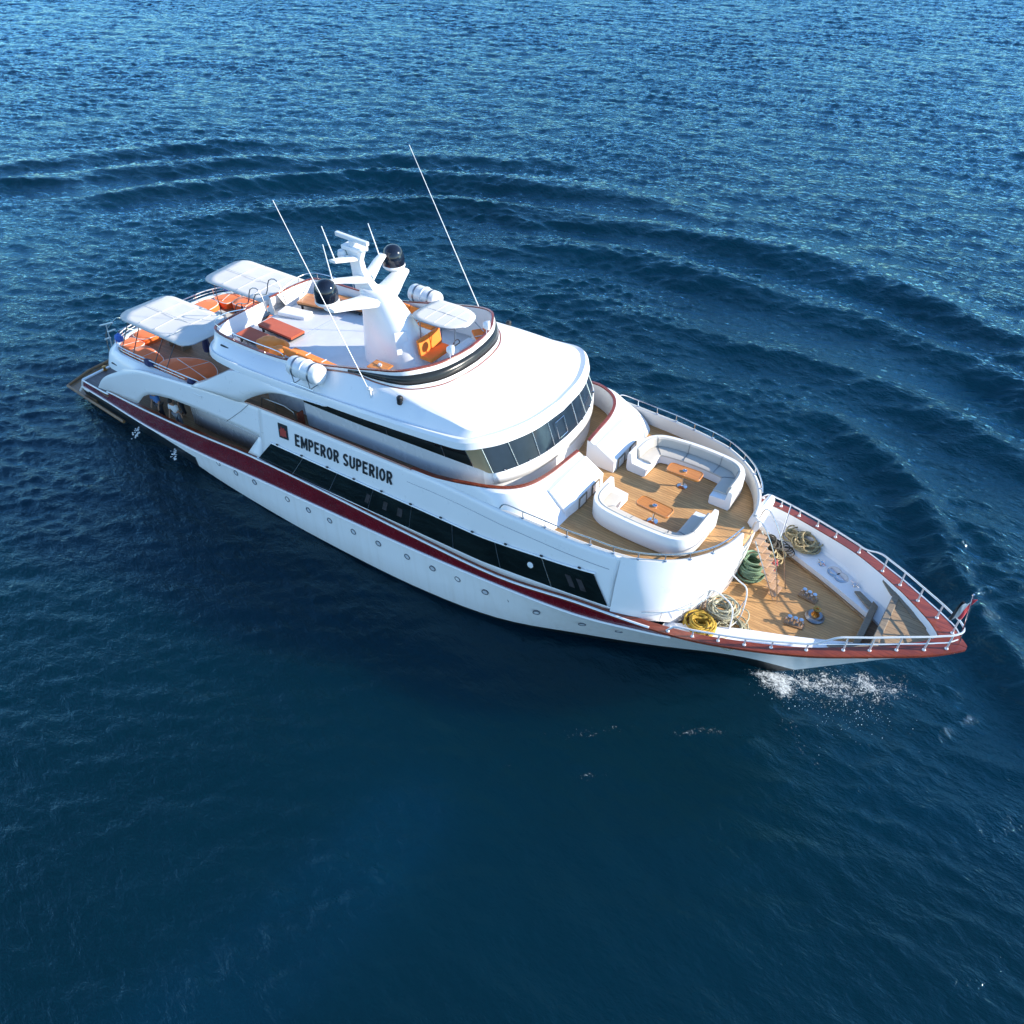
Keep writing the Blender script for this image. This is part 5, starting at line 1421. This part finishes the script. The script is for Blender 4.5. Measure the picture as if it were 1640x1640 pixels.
def cleat(label, loc, rz):
    root = thing('fairlead', label, 'fairlead', loc, rz, 'steel fairleads on the port shelf')
    m2 = MB(); m2.lathe([(0, 0), (0.13, 0), (0.13, 0.02), (0.06, 0.04), (0.05, 0.12), (0.08, 0.15), (0, 0.17)], (0, 0, 0), 16); m2.build('body', 'chrome', root)
    m2 = MB(); m2.tube([(-0.20, 0, 0.10), (0.20, 0, 0.10)], 0.02, 7); m2.build('horn', 'chrome', root)
c1 = cleat('steel fairlead on the white port shelf nearest the rope coils', (12.05, 2.22, 3.93), R(-30))
def hawse():
    root = thing('hawse_plate', 'large oval steel hawse plate on the white port shelf', 'deck plate', (12.72, 2.02, 3.95), R(-26))
    m2 = MB()
    for x in (-0.16, 0.16):
        m2.lathe([(0, 0), (0.27, 0), (0.27, 0.02), (0.22, 0.035), (0, 0.025)], (x, 0, 0.002 if x > 0 else 0), 22)
    m2.build('plate', 'steel', root)
    m2 = MB()
    for x in (-0.16, 0.16): m2.lathe([(0.15, 0.03), (0.19, 0.03), (0.19, 0.05), (0.15, 0.05)], (x, 0, 0), 20)
    m2.build('rim', 'chrome', root)
hawse()
cleat('steel fairlead on the white port shelf nearest the bow beams', (13.38, 1.80, 3.95), R(-30))

def coil(label, loc, r0, turns, mat, h=0.35, rr=0.030, seed=0, messy=0.5, name='rope_coil', cat='rope', tilt=(0, 0), group='coils of mooring rope on the foredeck'):
    g = random.Random(seed)
    pts = []
    n = 20
    ph = g.random() * 6
    for t in range(turns):
        cxx, cyy = g.gauss(0, 0.10 * messy), g.gauss(0, 0.10 * messy)
        ra_ = r0 * g.uniform(0.55, 1.0); rb2 = ra_ * g.uniform(0.75, 1.1); rot = g.random() * 3
        z0 = h * (t + 0.5) / turns * g.uniform(0.6, 1.0); tl, ta = g.gauss(0, 0.22 * messy), g.random() * 6.28
        for k in range(n):
            a = 2 * math.pi * k / n + ph
            x, y = ra_ * math.cos(a - rot), rb2 * math.sin(a - rot)
            x, y = x * math.cos(rot) - y * math.sin(rot), x * math.sin(rot) + y * math.cos(rot)
            pts.append(Vector((cxx + x, cyy + y, max(rr, z0 + tl * (x * math.cos(ta) + y * math.sin(ta)) + g.gauss(0, 0.006)))))
    # smooth the jumps between turns
    sp = [(pts[max(0, i - 1)] + pts[i] * 2 + pts[min(len(pts) - 1, i + 1)]) / 4 for i in range(len(pts))]
    m2 = MB(); m2.tube(sp, rr, 6)
    o = m2.build(name, mat, None, 60, 0, 0, loc)
    o.rotation_euler = (tilt[0], tilt[1], 0)
    return tag(o, label, cat, group)
coil('bright yellow rope coil heaped against the starboard cap rail', (9.72, -2.98, 3.72), 0.50, 17, 'rope_yellow', 0.50, 0.040, 3, 1.1)
coil('pale rope coil stacked on the deck beside the yellow coil', (9.98, -1.95, 3.62), 0.48, 18, 'rope_pale', 0.70, 0.034, 4, 0.8)
coil('low tangle of pale rope on planks between pale coil and cap rail', (10.65, -2.35, 3.62), 0.62, 11, 'rope_pale', 0.16, 0.024, 9, 1.8)
coil('brown and white tangled rope lying by the starboard cap rail', (10.45, -2.75, 3.64), 0.40, 8, 'rope_tan', 0.22, 0.026, 12, 1.6)
coil('green rope coil in a tall heap under the boarding ladder', (10.02, 0.66, 3.62), 0.50, 20, 'rope_green', 0.85, 0.044, 5, 0.35)
coil('tan rope coil lying on the white port shelf, bigger one', (11.22, 2.82, 3.92), 0.45, 15, 'rope_tan', 0.38, 0.032, 6, 1.1)
coil('tan rope coil on the port shelf against the bulwark rail', (10.68, 3.05, 3.92), 0.36, 9, 'rope_tan', 0.28, 0.030, 7, 0.8)
coil('thin dark hose coil on deck below the tan coils', (10.62, 2.28, 3.95), 0.28, 4, 'rope_dark', 0.08, 0.020, 8, 1.4, 'hose_coil', 'hose')
coil('dark green rope heap behind the boarding ladder', (10.18, 1.98, 3.9), 0.40, 12, 'rope_dark', 0.45, 0.032, 10, 0.9)
coil('tan rope heap between the ladder and the port shelf', (10.42, 1.62, 3.66), 0.33, 13, 'rope_tan', 0.55, 0.034, 11, 0.9)
coil('short pink rope loop hanging by the ladder', (10.62, 1.05, 3.66), 0.20, 7, 'rope_pink', 0.75, 0.022, 13, 0.5)

# boarding ladder from the lounge to the foredeck
ld = thing('boarding_ladder', 'wooden stepped ladder with steel rails from lounge to foredeck', 'ladder', (9.95, 0.15, 3.62))
a0, a1 = Vector((0.10, 0.12, 2.14)), Vector((1.25, -0.02, 0.02))
for i, t in enumerate(np.linspace(0.06, 0.93, 8)):
    p = a0.lerp(a1, t)
    m2 = MB(); m2.box(p, (0.30, 0.58, 0.05), R(-4)); m2.build('tread', 'tread', ld, 0, 0.008)
for s in (-0.30, 0.30):
    m2 = MB(); m2.tube([a0 + Vector((0, s, 0)), a1 + Vector((0, s, 0))], 0.024, 7); m2.build('stringer', 'steel', ld)
    m2 = MB(); m2.tube(cr([a0 + Vector((-0.25, s * 1.15, 0.20)), a0 + Vector((-0.10, s * 1.2, 0.92)), a0 + Vector((0.25, s * 1.2, 0.70)), a0.lerp(a1, 0.55) + Vector((0.22, s * 1.2, 0.80)), a1 + Vector((0.18, s * 1.3, 0.06))], 4), 0.022, 7); m2.build('hand_rail', 'steel', ld)
# steel frame of bent pipes at the starboard side of the house front
pf = thing('pipe_frame', 'bent white steel pipe frame standing over pale rope by house front', 'rail', (9.9, -1.6, 3.6))
m2 = MB()
m2.tube(cr([(-0.35, 0.55, 0.0), (-0.35, 0.55, 1.25), (0.25, 0.30, 1.35), (0.65, 0.10, 1.25), (0.70, -0.10, 0.2), (0.55, -0.6, 0.02)], 4), 0.026, 7)
m2.tube(cr([(-0.45, -0.3, 0.0), (-0.42, -0.3, 1.0), (0.2, -0.5, 1.1), (0.55, -0.7, 0.9), (0.65, -1.0, 0.02)], 4), 0.026, 7)
m2.build('hoop', 'plastic', pf)
m2 = MB(); m2.tube([(-0.35, 0.55, 0.7), (-0.42, -0.3, 0.6)], 0.018, 6); m2.tube([(0.65, 0.10, 0.75), (0.60, -0.75, 0.55)], 0.018, 6); m2.build('brace', 'steel', pf)
# diagonal stay tubes from the port shelf
m2 = MB(); m2.tube([(10.35, 2.55, 3.9), (10.15, 3.75, 4.75)], 0.025, 7); o = m2.build('stay_pole', 'steel'); tag(o, 'thin steel pole slanting from the rope heap to the port rail', 'pole')
# hand rail along house front and low step rail
m2 = MB(); m2.tube(cr([(7.95, -4.02, 4.42), (8.55, -3.72, 4.55), (9.1, -3.2, 4.6), (9.45, -2.5, 4.6), (9.6, -1.9, 4.7)], 4), 0.02, 6)
for p in ((8.55, -3.72, 4.55), (9.1, -3.2, 4.6), (9.45, -2.5, 4.6)): m2.tube([(p[0], p[1], p[2]), (p[0] - 0.05, p[1] + 0.02, p[2] - 0.45)], 0.016, 6)
m2.build('grab_rail', 'steel', Y_)
m2 = MB(); m2.box((9.36, -1.25, 4.25), (0.06, 0.62, 1.25), R(-14)); dr = m2.build('house_door', 'dark', Y_, 0, 0.02)

# ------------------------------------------------------------------ life rafts
def raft(label, loc, rz):
    root = thing('life_raft', label, 'life raft', loc, rz, 'life raft canisters on the roof edge')
    m2 = MB()
    m2.lathe([(0, -0.84), (0.22, -0.82), (0.36, -0.74), (0.40, -0.64), (0.40, -0.03), (0.43, -0.02), (0.43, 0.02), (0.40, 0.03), (0.40, 0.64), (0.36, 0.74), (0.22, 0.82), (0, 0.84)], (0, 0, 0), 26, 0, (1, 0, 0))
    m2.build('canister', 'plastic', root, 50)
    for x in (-0.42, 0.42):
        m2 = MB(); m2.lathe([(0.40, -0.04), (0.416, -0.04), (0.416, 0.04), (0.40, 0.04)], (x, 0, 0), 26, 0, (1, 0, 0)); m2.build('strap', 'dsteel', root)
    m2 = MB()
    for x in (-0.42, 0.42):
        m2.tube([(x, -0.40, -0.05), (x, -0.34, -0.55), (x, 0.34, -0.55), (x, 0.40, -0.05)], 0.025, 6)
    for y in (-0.34, 0.34): m2.tube([(-0.6, y, -0.55), (0.6, y, -0.55)], 0.025, 6)
    m2.build('cradle', 'steel', root)
    return root
r1 = raft('white cylindrical life raft canister on the near roof edge', (-7.18, -3.74, 8.34), R(2))
dup(r1, (-7.42, 3.72, 8.28), R(-2), 'white cylindrical life raft canister on the far roof edge', 'life raft canisters on the roof edge')

# ------------------------------------------------------------------ fly deck furniture
def bed(label, loc, rz, l=2.15, w=0.80, mat='bedred', h=0.36):
    root = thing('sun_bed', label, 'sun bed', loc, rz, 'sun beds on the upper deck')
    m2 = MB(); m2.box((0, 0, h - 0.05), (l, w, 0.10)); m2.build('bed_top', mat, root, 0, 0.02)
    m2 = MB(); m2.box((0, 0, h - 0.14), (l - 0.04, w - 0.04, 0.08)); m2.build('bed_frame', 'dark', root, 0)
    for sx in (-1, 1):
        for sy in (-1, 1):
            m2 = MB(); m2.box((sx * (l / 2 - 0.22), sy * (w / 2 - 0.08), (h - 0.16) / 2), (0.08, 0.08, h - 0.16)); m2.build('leg', 'dark', root, 0)
    return root
bed('bare rust red sun bed of the near pair behind the mast', (-12.0, -0.80, 6.99), R(-1))
bed('rust red sun bed of the near pair with an orange cloth over its end', (-12.15, -1.92, 6.98), R(-1))
bed('orange sun bed in full sun on the far side behind the mast', (-12.3, 2.0, 7.00), R(14), 2.1, 0.95, 'table')
bed('orange sun bed beyond the mast next to the far coaming', (-11.0, 2.55, 7.10), R(10), 1.9, 0.9, 'table')
# crumpled orange life-vest bag
def lump(label, loc, size, mat, seed, name, cat, group=None):
    g = np.random.default_rng(seed)
    bm = bmesh.new(); bmesh.ops.create_icosphere(bm, subdivisions=4, radius=1.0)
    ph = g.uniform(0, 6.28, (9, 4)); fq = g.uniform(1.5, 5.5, (9, 3))
    for v in bm.verts:
        c = v.co.copy(); d = 0
        for p, f in zip(ph, fq): d += 0.055 * abs(math.sin(f[0] * c.x + p[0]) * math.sin(f[1] * c.y + p[1]) + math.sin(f[2] * c.z + p[2]) * 0.5)
        v.co = Vector((c.x * size[0], c.y * size[1], max(-0.3, c.z) * size[2])) * (0.80 + d)
    me = bpy.data.meshes.new(name)
    for f in bm.faces: f.smooth = True
    bm.to_mesh(me); bm.free(); me.materials.append(M[mat])
    o = bpy.data.objects.new(name, me); COL.objects.link(o); o.location = loc
    return tag(o, label, cat, group)
lump('crumpled orange cloth heaped on the end of the outer rust red sun bed', (-10.95, -2.2, 7.42), (0.75, 0.50, 0.36), 'orange', 3, 'orange_cloth', 'cloth')
lump('crumpled orange bag between the sun bed and the near life raft', (-10.0, -2.62, 7.40), (0.62, 0.42, 0.45), 'orange', 5, 'orange_bag', 'bag')
def bench(label, loc, rz, l, back_side, group='orange benches along the fly deck coaming', name='bench'):
    root = thing(name, label, 'bench', loc, rz, group)
    m2 = MB(); m2.box((0, 0, 0.16), (l, 0.62, 0.32)); m2.build('base', 'white', root, 0, 0.02)
    n = max(2, int(l / 0.8)); w = l / n
    for i in range(n):
        m2 = MB(); m2.box((-l / 2 + w * (i + 0.5), 0, 0.38), (w - 0.04, 0.60, 0.12)); m2.build('seat_cushion', 'orange', root, 0, 0.04)
        m2 = MB(); m2.box((-l / 2 + w * (i + 0.5), 0.30 * back_side, 0.58), (w - 0.04, 0.12, 0.36), 0, 0, R(-10) * back_side); m2.build('back_cushion', 'orange', root, 0, 0.04)
    for i in range(1, n):
        m2 = MB(); m2.box((-l / 2 + w * i, 0, 0.455), (0.05, 0.62, 0.02)); m2.build('piping', 'piping', root, 0)
    return root
bench('long orange bench along the near coaming forward of the bag', (-7.6, -2.62, 7.52), R(-0.5), 3.6, -1)
bench('long orange bench along the far coaming beside the mast', (-7.6, 2.55, 7.40), 0, 3.4, 1)
bench('curved orange corner bench under the far front coaming', (-3.15, 2.20, 7.95), R(-38), 1.3, 1)
# helm seat: back and seat facing the console
hs = thing('helm_bench', 'bright orange two seat helm bench beside the foot of the mast', 'seat', (-4.05, 0.30, 7.72), R(0))
m2 = MB(); m2.tube([(0, 0, 0), (0, 0, 0.45)], 0.06, 10); m2.build('seat_post', 'chrome', hs)
m2 = MB(); m2.box((0.02, 0, 0.52), (0.62, 1.35, 0.16)); m2.build('seat_cushion', 'orange', hs, 0, 0.05)
for y in (-0.34, 0.34):
    m2 = MB(); m2.box((-0.32, y, 0.90), (0.14, 0.66, 0.66), 0, 0, 0, R(-8)); m2.build('backrest', 'orange', hs, 0, 0.05)
hc = thing('helm_console', 'white helm console with black screen and steering wheel under small canopy', 'console', (-2.95, 0.55, 7.80))
m2 = MB(); m2.loft([[Vector((x, y, z)) for x, y in ((-0.28 + s, -0.5), (0.30, -0.5), (0.30, 0.5), (-0.28 + s, 0.5))] for z, s in ((0.0, 0.0), (0.80, 0.0), (1.12, 0.28))], 0, True, True, True); m2.build('pedestal', 'white', hc, 0, 0.03)
m2 = MB(); m2.box((-0.16, -0.2, 0.99), (0.30, 0.40, 0.03), 0, 0, 0, R(-48)); m2.build('screen', 'dark', hc, 0)
m2 = MB(); m2.tube([Vector((-0.42, 0.22 + 0.21 * math.cos(a), 0.78 + 0.21 * math.sin(a))) for a in np.linspace(0, 6.28, 19)[:-1]], 0.018, 6, True)
m2.tube([(-0.42, 0.01, 0.78), (-0.42, 0.43, 0.78)], 0.012, 5); m2.tube([(-0.42, 0.22, 0.78), (-0.25, 0.22, 0.78)], 0.02, 6); m2.build('steering_wheel', 'dark', hc)
m2 = MB(); m2.lathe([(0, 0), (0.09, 0), (0.09, 0.55), (0.07, 0.58), (0, 0.6)], (-3.25, 1.35, 7.80), 12); o = m2.build('black_canister', 'dark'); tag(o, 'black cylinder standing beside the helm console', 'canister')
lt = thing('low_table', 'square orange low table with white lamp near the front of the mast', 'table', (-5.45, -1.50, 7.58), R(3))
m2 = MB(); m2.box((0, 0, 0.42), (0.86, 0.62, 0.06)); m2.build('table_top', 'table', lt, 0, 0.015)
m2 = MB(); m2.tube([(0, 0, 0), (0, 0, 0.40)], 0.04, 8); m2.build('pedestal', 'dsteel', lt)
m2 = MB(); m2.lathe([(0, 0.45), (0.08, 0.45), (0.09, 0.5), (0.05, 0.55), (0, 0.56)], (0, 0, 0), 12); m2.build('lamp', 'plastic', lt)
# white padded seats aft on the far side
m2 = MB(); m2.box((0, 0, 0.10), (1.5, 0.7, 0.20)); o = m2.build('white_locker', 'white', None, 0, 0.06, 0, (-12.9, 0.85, 6.95)); o.rotation_euler.z = R(12); tag(o, 'low white padded locker aft on the upper deck', 'locker')

# ------------------------------------------------------------------ aft bridge deck: pads, tables, cloths
def pad(label, pts, z, h, seams, mat='pad'):
    cx = sum(p[0] for p in pts) / len(pts); cy = sum(p[1] for p in pts) / len(pts)
    root = thing('sun_pad', label, 'sun pad', (cx, cy, z), 0, 'orange sun pads on the aft deck')
    P = [(p.x, p.y) for p in cr([(x - cx, y - cy, 0) for x, y in pts], 4, True)]
    m2 = MB()
    m2.loft([[Vector((x * k, y * k, zz)) for x, y in P] for k, zz in ((0.98, 0), (1.0, h * 0.3), (0.99, h * 0.85), (0.95, h), (0.6, h + 0.02), (0.2, h + 0.025))], 0, True, True, True)
    m2.build('cushion', mat, root, 50)
    m2 = MB()
    for a, b in seams: m2.tube([(a[0] - cx, a[1] - cy, h + 0.012), (b[0] - cx, b[1] - cy, h + 0.012)], 0.022, 5)
    m2.tube([(x * 0.97, y * 0.97, h * 0.93) for x, y in P], 0.022, 5, True)
    m2.build('piping', 'piping', root)
    return root
for sgn, side in ((-1, 'near'), (1, 'far')):
    f = lambda pts: [(x, y * -sgn * -1 if False else y * sgn) for x, y in pts]
    pad('big round ended orange sun pad at the forward end of the %s aft lounge' % side, f([(-17.9, 3.70), (-16.3, 3.78), (-15.3, 3.5), (-14.95, 2.8), (-15.4, 2.25), (-16.4, 1.95), (-17.6, 2.35), (-18.25, 3.1)]), 4.36, 0.36, [((-17.0, 3.7 * sgn), (-16.3, 2.05 * sgn)), ((-17.8, 2.7 * sgn), (-15.1, 3.1 * sgn))])
    pad('narrow orange sun pad along the outboard rail of the %s aft lounge' % side, f([(-20.4, 3.62), (-19.4, 3.70), (-18.3, 3.70), (-18.35, 3.05), (-19.4, 2.75), (-20.3, 2.75)]), 4.30, 0.36, [((-19.4, 3.7 * sgn), (-19.3, 2.8 * sgn))])
    pad('orange corner sun pad at the stern end of the %s aft lounge' % side, f([(-21.5, 3.2), (-20.9, 3.62), (-20.5, 3.55), (-20.45, 2.7), (-20.8, 2.5), (-21.6, 2.6)]), 4.25, 0.36, [((-21.2, 3.4 * sgn), (-20.9, 2.6 * sgn))])
    pad('long orange sun pad across the stern of the %s aft lounge' % side, f([(-21.75, 2.4), (-20.9, 2.35), (-20.7, 1.5), (-20.8, 0.6), (-21.6, 0.5), (-21.85, 1.4)]), 4.25, 0.36, [((-21.7, 1.5 * sgn), (-20.8, 1.5 * sgn))])
    lo = thing('coffee_table', 'low wooden coffee table beside the stern sun pad of the %s aft lounge' % side, 'table', (-19.3, 1.45 * sgn, 4.30), 0, 'coffee tables in the aft lounges')
    m2 = MB(); m2.box((0, 0, 0.40), (1.5, 0.7, 0.05)); m2.build('table_top', 'cushion', lo, 0, 0.015)
    for sx in (-0.5, 0.5):
        m2 = MB(); m2.box((sx, 0, 0.19), (0.08, 0.5, 0.38)); m2.build('leg', 'oldwood', lo, 0)
    lump('rolled blue towel tied to the %s aft corner rail' % side, (-21.3, 3.35 * sgn, 4.95), (0.20, 0.18, 0.26), 'blue', 21 + sgn, 'blue_towel', 'towel')
    lump('small navy cover tied to the rail by the narrow pad of the %s aft lounge' % side, (-18.2, 3.9 * sgn, 4.92), (0.34, 0.14, 0.22), 'navy', 25 + sgn, 'navy_cover', 'cover')
    lump('small navy cover on the rail end by the big pad of the %s aft lounge' % side, (-15.0, 3.95 * sgn, 5.0), (0.32, 0.13, 0.22), 'navy', 29 + sgn, 'navy_cover', 'cover')
    ps = thing('closed_parasol', 'closed navy parasol standing inboard of the %s canopy' % side, 'parasol', (-17.3, 1.3 * sgn if sgn < 0 else 1.2, 4.4))
    m2 = MB(); m2.lathe([(0.0, 0.2), (0.17, 0.25), (0.20, 0.5), (0.10, 1.2), (0.05, 1.55), (0, 1.6)], (0, 0, 0), 10); m2.build('canvas', 'navy', ps)
    m2 = MB(); m2.tube([(0, 0, 0), (0, 0, 1.7)], 0.02, 6); m2.build('pole', 'dsteel', ps)

# ------------------------------------------------------------------ people on the sheltered aft deck
def person(label, loc, rz, joints, shirt, trousers, sleeve=0.55, group='crew on the sheltered aft deck'):
    """joints: dict of named joints relative to the feet"""
    root = thing('person', label, 'person', loc, rz, group)
    J = joints
    def skin_mesh(name, names, edges, radii, mat, parent):
        me = bpy.data.meshes.new(name)
        me.from_pydata([J[n] for n in names], [(names.index(a), names.index(b)) for a, b in edges], [])
        o = bpy.data.objects.new(name, me); COL.objects.link(o); o.parent = parent
        sk = o.modifiers.new('skin', 'SKIN'); sk.use_smooth_shade = True
        for i, n in enumerate(names):
            me.skin_vertices[0].data[i].radius = (radii[n], radii[n] * 0.85)
            me.skin_vertices[0].data[i].use_root = (i == 0)
        sb = o.modifiers.new('smooth', 'SUBSURF'); sb.levels = 1; sb.render_levels = 2
        me.materials.append(M[mat]); return o
    rad = dict(pelvis=0.15, waist=0.135, chest=0.165, neck=0.055, head=0.095, crown=0.085, ls=0.075, rs=0.075, le=0.043, re=0.043, lw=0.03, rw=0.03, lh=0.036, rh=0.036, lf=0.018, rf=0.018,
               lhip=0.10, rhip=0.10, lk=0.065, rk=0.065, la=0.042, ra=0.042, lt=0.04, rt=0.04)
    E = [('pelvis', 'waist'), ('waist', 'chest'), ('chest', 'neck'), ('neck', 'head'), ('head', 'crown'), ('chest', 'ls'), ('ls', 'le'), ('le', 'lw'), ('lw', 'lh'), ('lh', 'lf'),
         ('chest', 'rs'), ('rs', 're'), ('re', 'rw'), ('rw', 'rh'), ('rh', 'rf'), ('pelvis', 'lhip'), ('lhip', 'lk'), ('lk', 'la'), ('la', 'lt'), ('pelvis', 'rhip'), ('rhip', 'rk'), ('rk', 'ra'), ('ra', 'rt')]
    names = list(dict.fromkeys(n for e in E for n in e))
    body = skin_mesh('body', names, E, rad, 'skin', root)
    J['lse'] = tuple(Vector(J['ls']).lerp(Vector(J['le']), sleeve * 1.6)); J['rse'] = tuple(Vector(J['rs']).lerp(Vector(J['re']), sleeve * 1.6))
    r2 = {k: v + 0.022 for k, v in rad.items()}; r2['lse'] = r2['rse'] = 0.078; r2['neck'] = 0.07
    skin_mesh('shirt', ['pelvis', 'waist', 'chest', 'ls', 'rs', 'lse', 'rse'], [('pelvis', 'waist'), ('waist', 'chest'), ('chest', 'ls'), ('ls', 'lse'), ('chest', 'rs'), ('rs', 'rse')], r2, shirt, root)
    r3 = {k: v + 0.018 for k, v in rad.items()}
    skin_mesh('trousers', ['pelvis', 'lhip', 'lk', 'la', 'rhip', 'rk', 'ra'], [('pelvis', 'lhip'), ('lhip', 'lk'), ('lk', 'la'), ('pelvis', 'rhip'), ('rhip', 'rk'), ('rk', 'ra')], r3, trousers, root)
    m2 = MB(); hc_ = Vector(J['crown']); m2.lathe([(0.108, -0.06), (0.112, 0.0), (0.10, 0.06), (0.06, 0.105), (0, 0.115)], hc_ + Vector((0, 0, 0.0)), 14); m2.build('hair', 'hair', root, 60)
    # face: nose, ears, eyes
    hd = Vector(J['head'])
    m2 = MB(); m2.lathe([(0, 0), (0.014, 0.0), (0.010, 0.03), (0, 0.045)], hd + Vector((0, -0.085, -0.005)), 8, 0, (0, -1, -0.2))
    for s in (-1, 1): m2.lathe([(0, 0), (0.022, 0.0), (0.018, 0.015), (0, 0.02)], hd + Vector((0.088 * s, 0.0, 0.0)), 8, 0, (s, 0, 0))
    m2.build('face', 'skin', root, 60)
    # fingers
    for h_, f_ in (('lh', 'lf'), ('rh', 'rf')):
        p, q = Vector(J[h_]), Vector(J[f_]); d = (q - p).normalized(); sx = d.cross(Vector((0, 1, 0.2))).normalized()
        m2 = MB()
        for k, ln in enumerate((0.075, 0.09, 0.085, 0.065)):
            b0 = p + d * 0.03 + sx * (0.018 * (k - 1.5)); m2.tube([b0, b0 + d * ln * 0.6, b0 + d * ln + Vector((0, 0.015, 0))], 0.0085, 6)
        b0 = p + sx * 0.034; m2.tube([b0, b0 + sx * 0.022 + d * 0.03, b0 + sx * 0.02 + d * 0.06], 0.009, 6)
        m2.build('fingers', 'skin', root, 60)
    return root
# facing -y (towards the starboard rail)
stand = dict(pelvis=(0, 0, 0.94), waist=(0, -0.03, 1.10), chest=(0, -0.10, 1.32), neck=(0, -0.16, 1.50), head=(0, -0.20, 1.62), crown=(0, -0.20, 1.71),
             ls=(0.19, -0.12, 1.41), rs=(-0.19, -0.12, 1.41), le=(0.24, -0.12, 1.13), re=(-0.24, -0.14, 1.13), lw=(0.24, -0.22, 0.90), rw=(-0.25, -0.24, 0.90), lh=(0.24, -0.25, 0.82), rh=(-0.25, -0.27, 0.82), lf=(0.24, -0.27, 0.75), rf=(-0.25, -0.29, 0.75),
             lhip=(0.10, 0.0, 0.88), rhip=(-0.10, 0.0, 0.88), lk=(0.11, -0.02, 0.48), rk=(-0.11, 0.0, 0.48), la=(0.11, 0.03, 0.08), ra=(-0.11, 0.05, 0.08), lt=(0.12, -0.13, 0.04), rt=(-0.12, -0.11, 0.04))
person('person in a bright blue shirt leaning forward over the stern side deck', (-18.55, -3.92, 1.66), R(4), dict(stand), 'shirt_blue', 'trouser')
lean2 = dict(stand); lean2.update(lw=(0.30, -0.05, 0.90), lh=(0.31, -0.07, 0.82), lf=(0.31, -0.08, 0.74))
person('person in a white shirt and grey trousers beside the grey house wall', (-17.05, -3.98, 1.72), R(12), lean2, 'shirt_white', 'greytrouser')
person('person in khaki clothes standing between the blue and white shirted crew', (-17.9, -3.15, 1.72), R(-10), dict(stand), 'khaki', 'trouser')
m2 = MB(); m2.lathe([(0, 0), (0.17, 0), (0.18, 0.05), (0.18, 0.62), (0.12, 0.72), (0.10, 0.80), (0, 0.80)], (0, 0, 0), 14); o = m2.build('white_drum', 'plastic', None, 40, 0, 0, (-19.75, -3.35, 1.68)); tag(o, 'white plastic drum beside the blue shirted crew member', 'drum')
# discharge pipes with water at the black hull
for x, lab in ((-20.6, 'white splash of cooling water at the black hull near the stern'), (-17.6, 'white splash of cooling water at the tip of the white topside')):
    m2 = MB(); g = random.Random(int(-x * 10))
    for i in range(40):
        t = g.random(); p = Vector((x + g.gauss(0, 0.10), -4.35 - 0.30 * t + g.gauss(0, 0.05), 0.42 * (1 - t) + abs(g.gauss(0, 0.04)))); r_ = g.uniform(0.012, 0.05)
        m2.lathe([(0, -r_), (r_ * 0.8, -r_ * 0.5), (r_, 0), (r_ * 0.8, r_ * 0.5), (0, r_)], p, 6)
    o = m2.build('water_splash', bpy.data.materials['white_water']); tag(o, lab, 'splash', None, 'stuff')
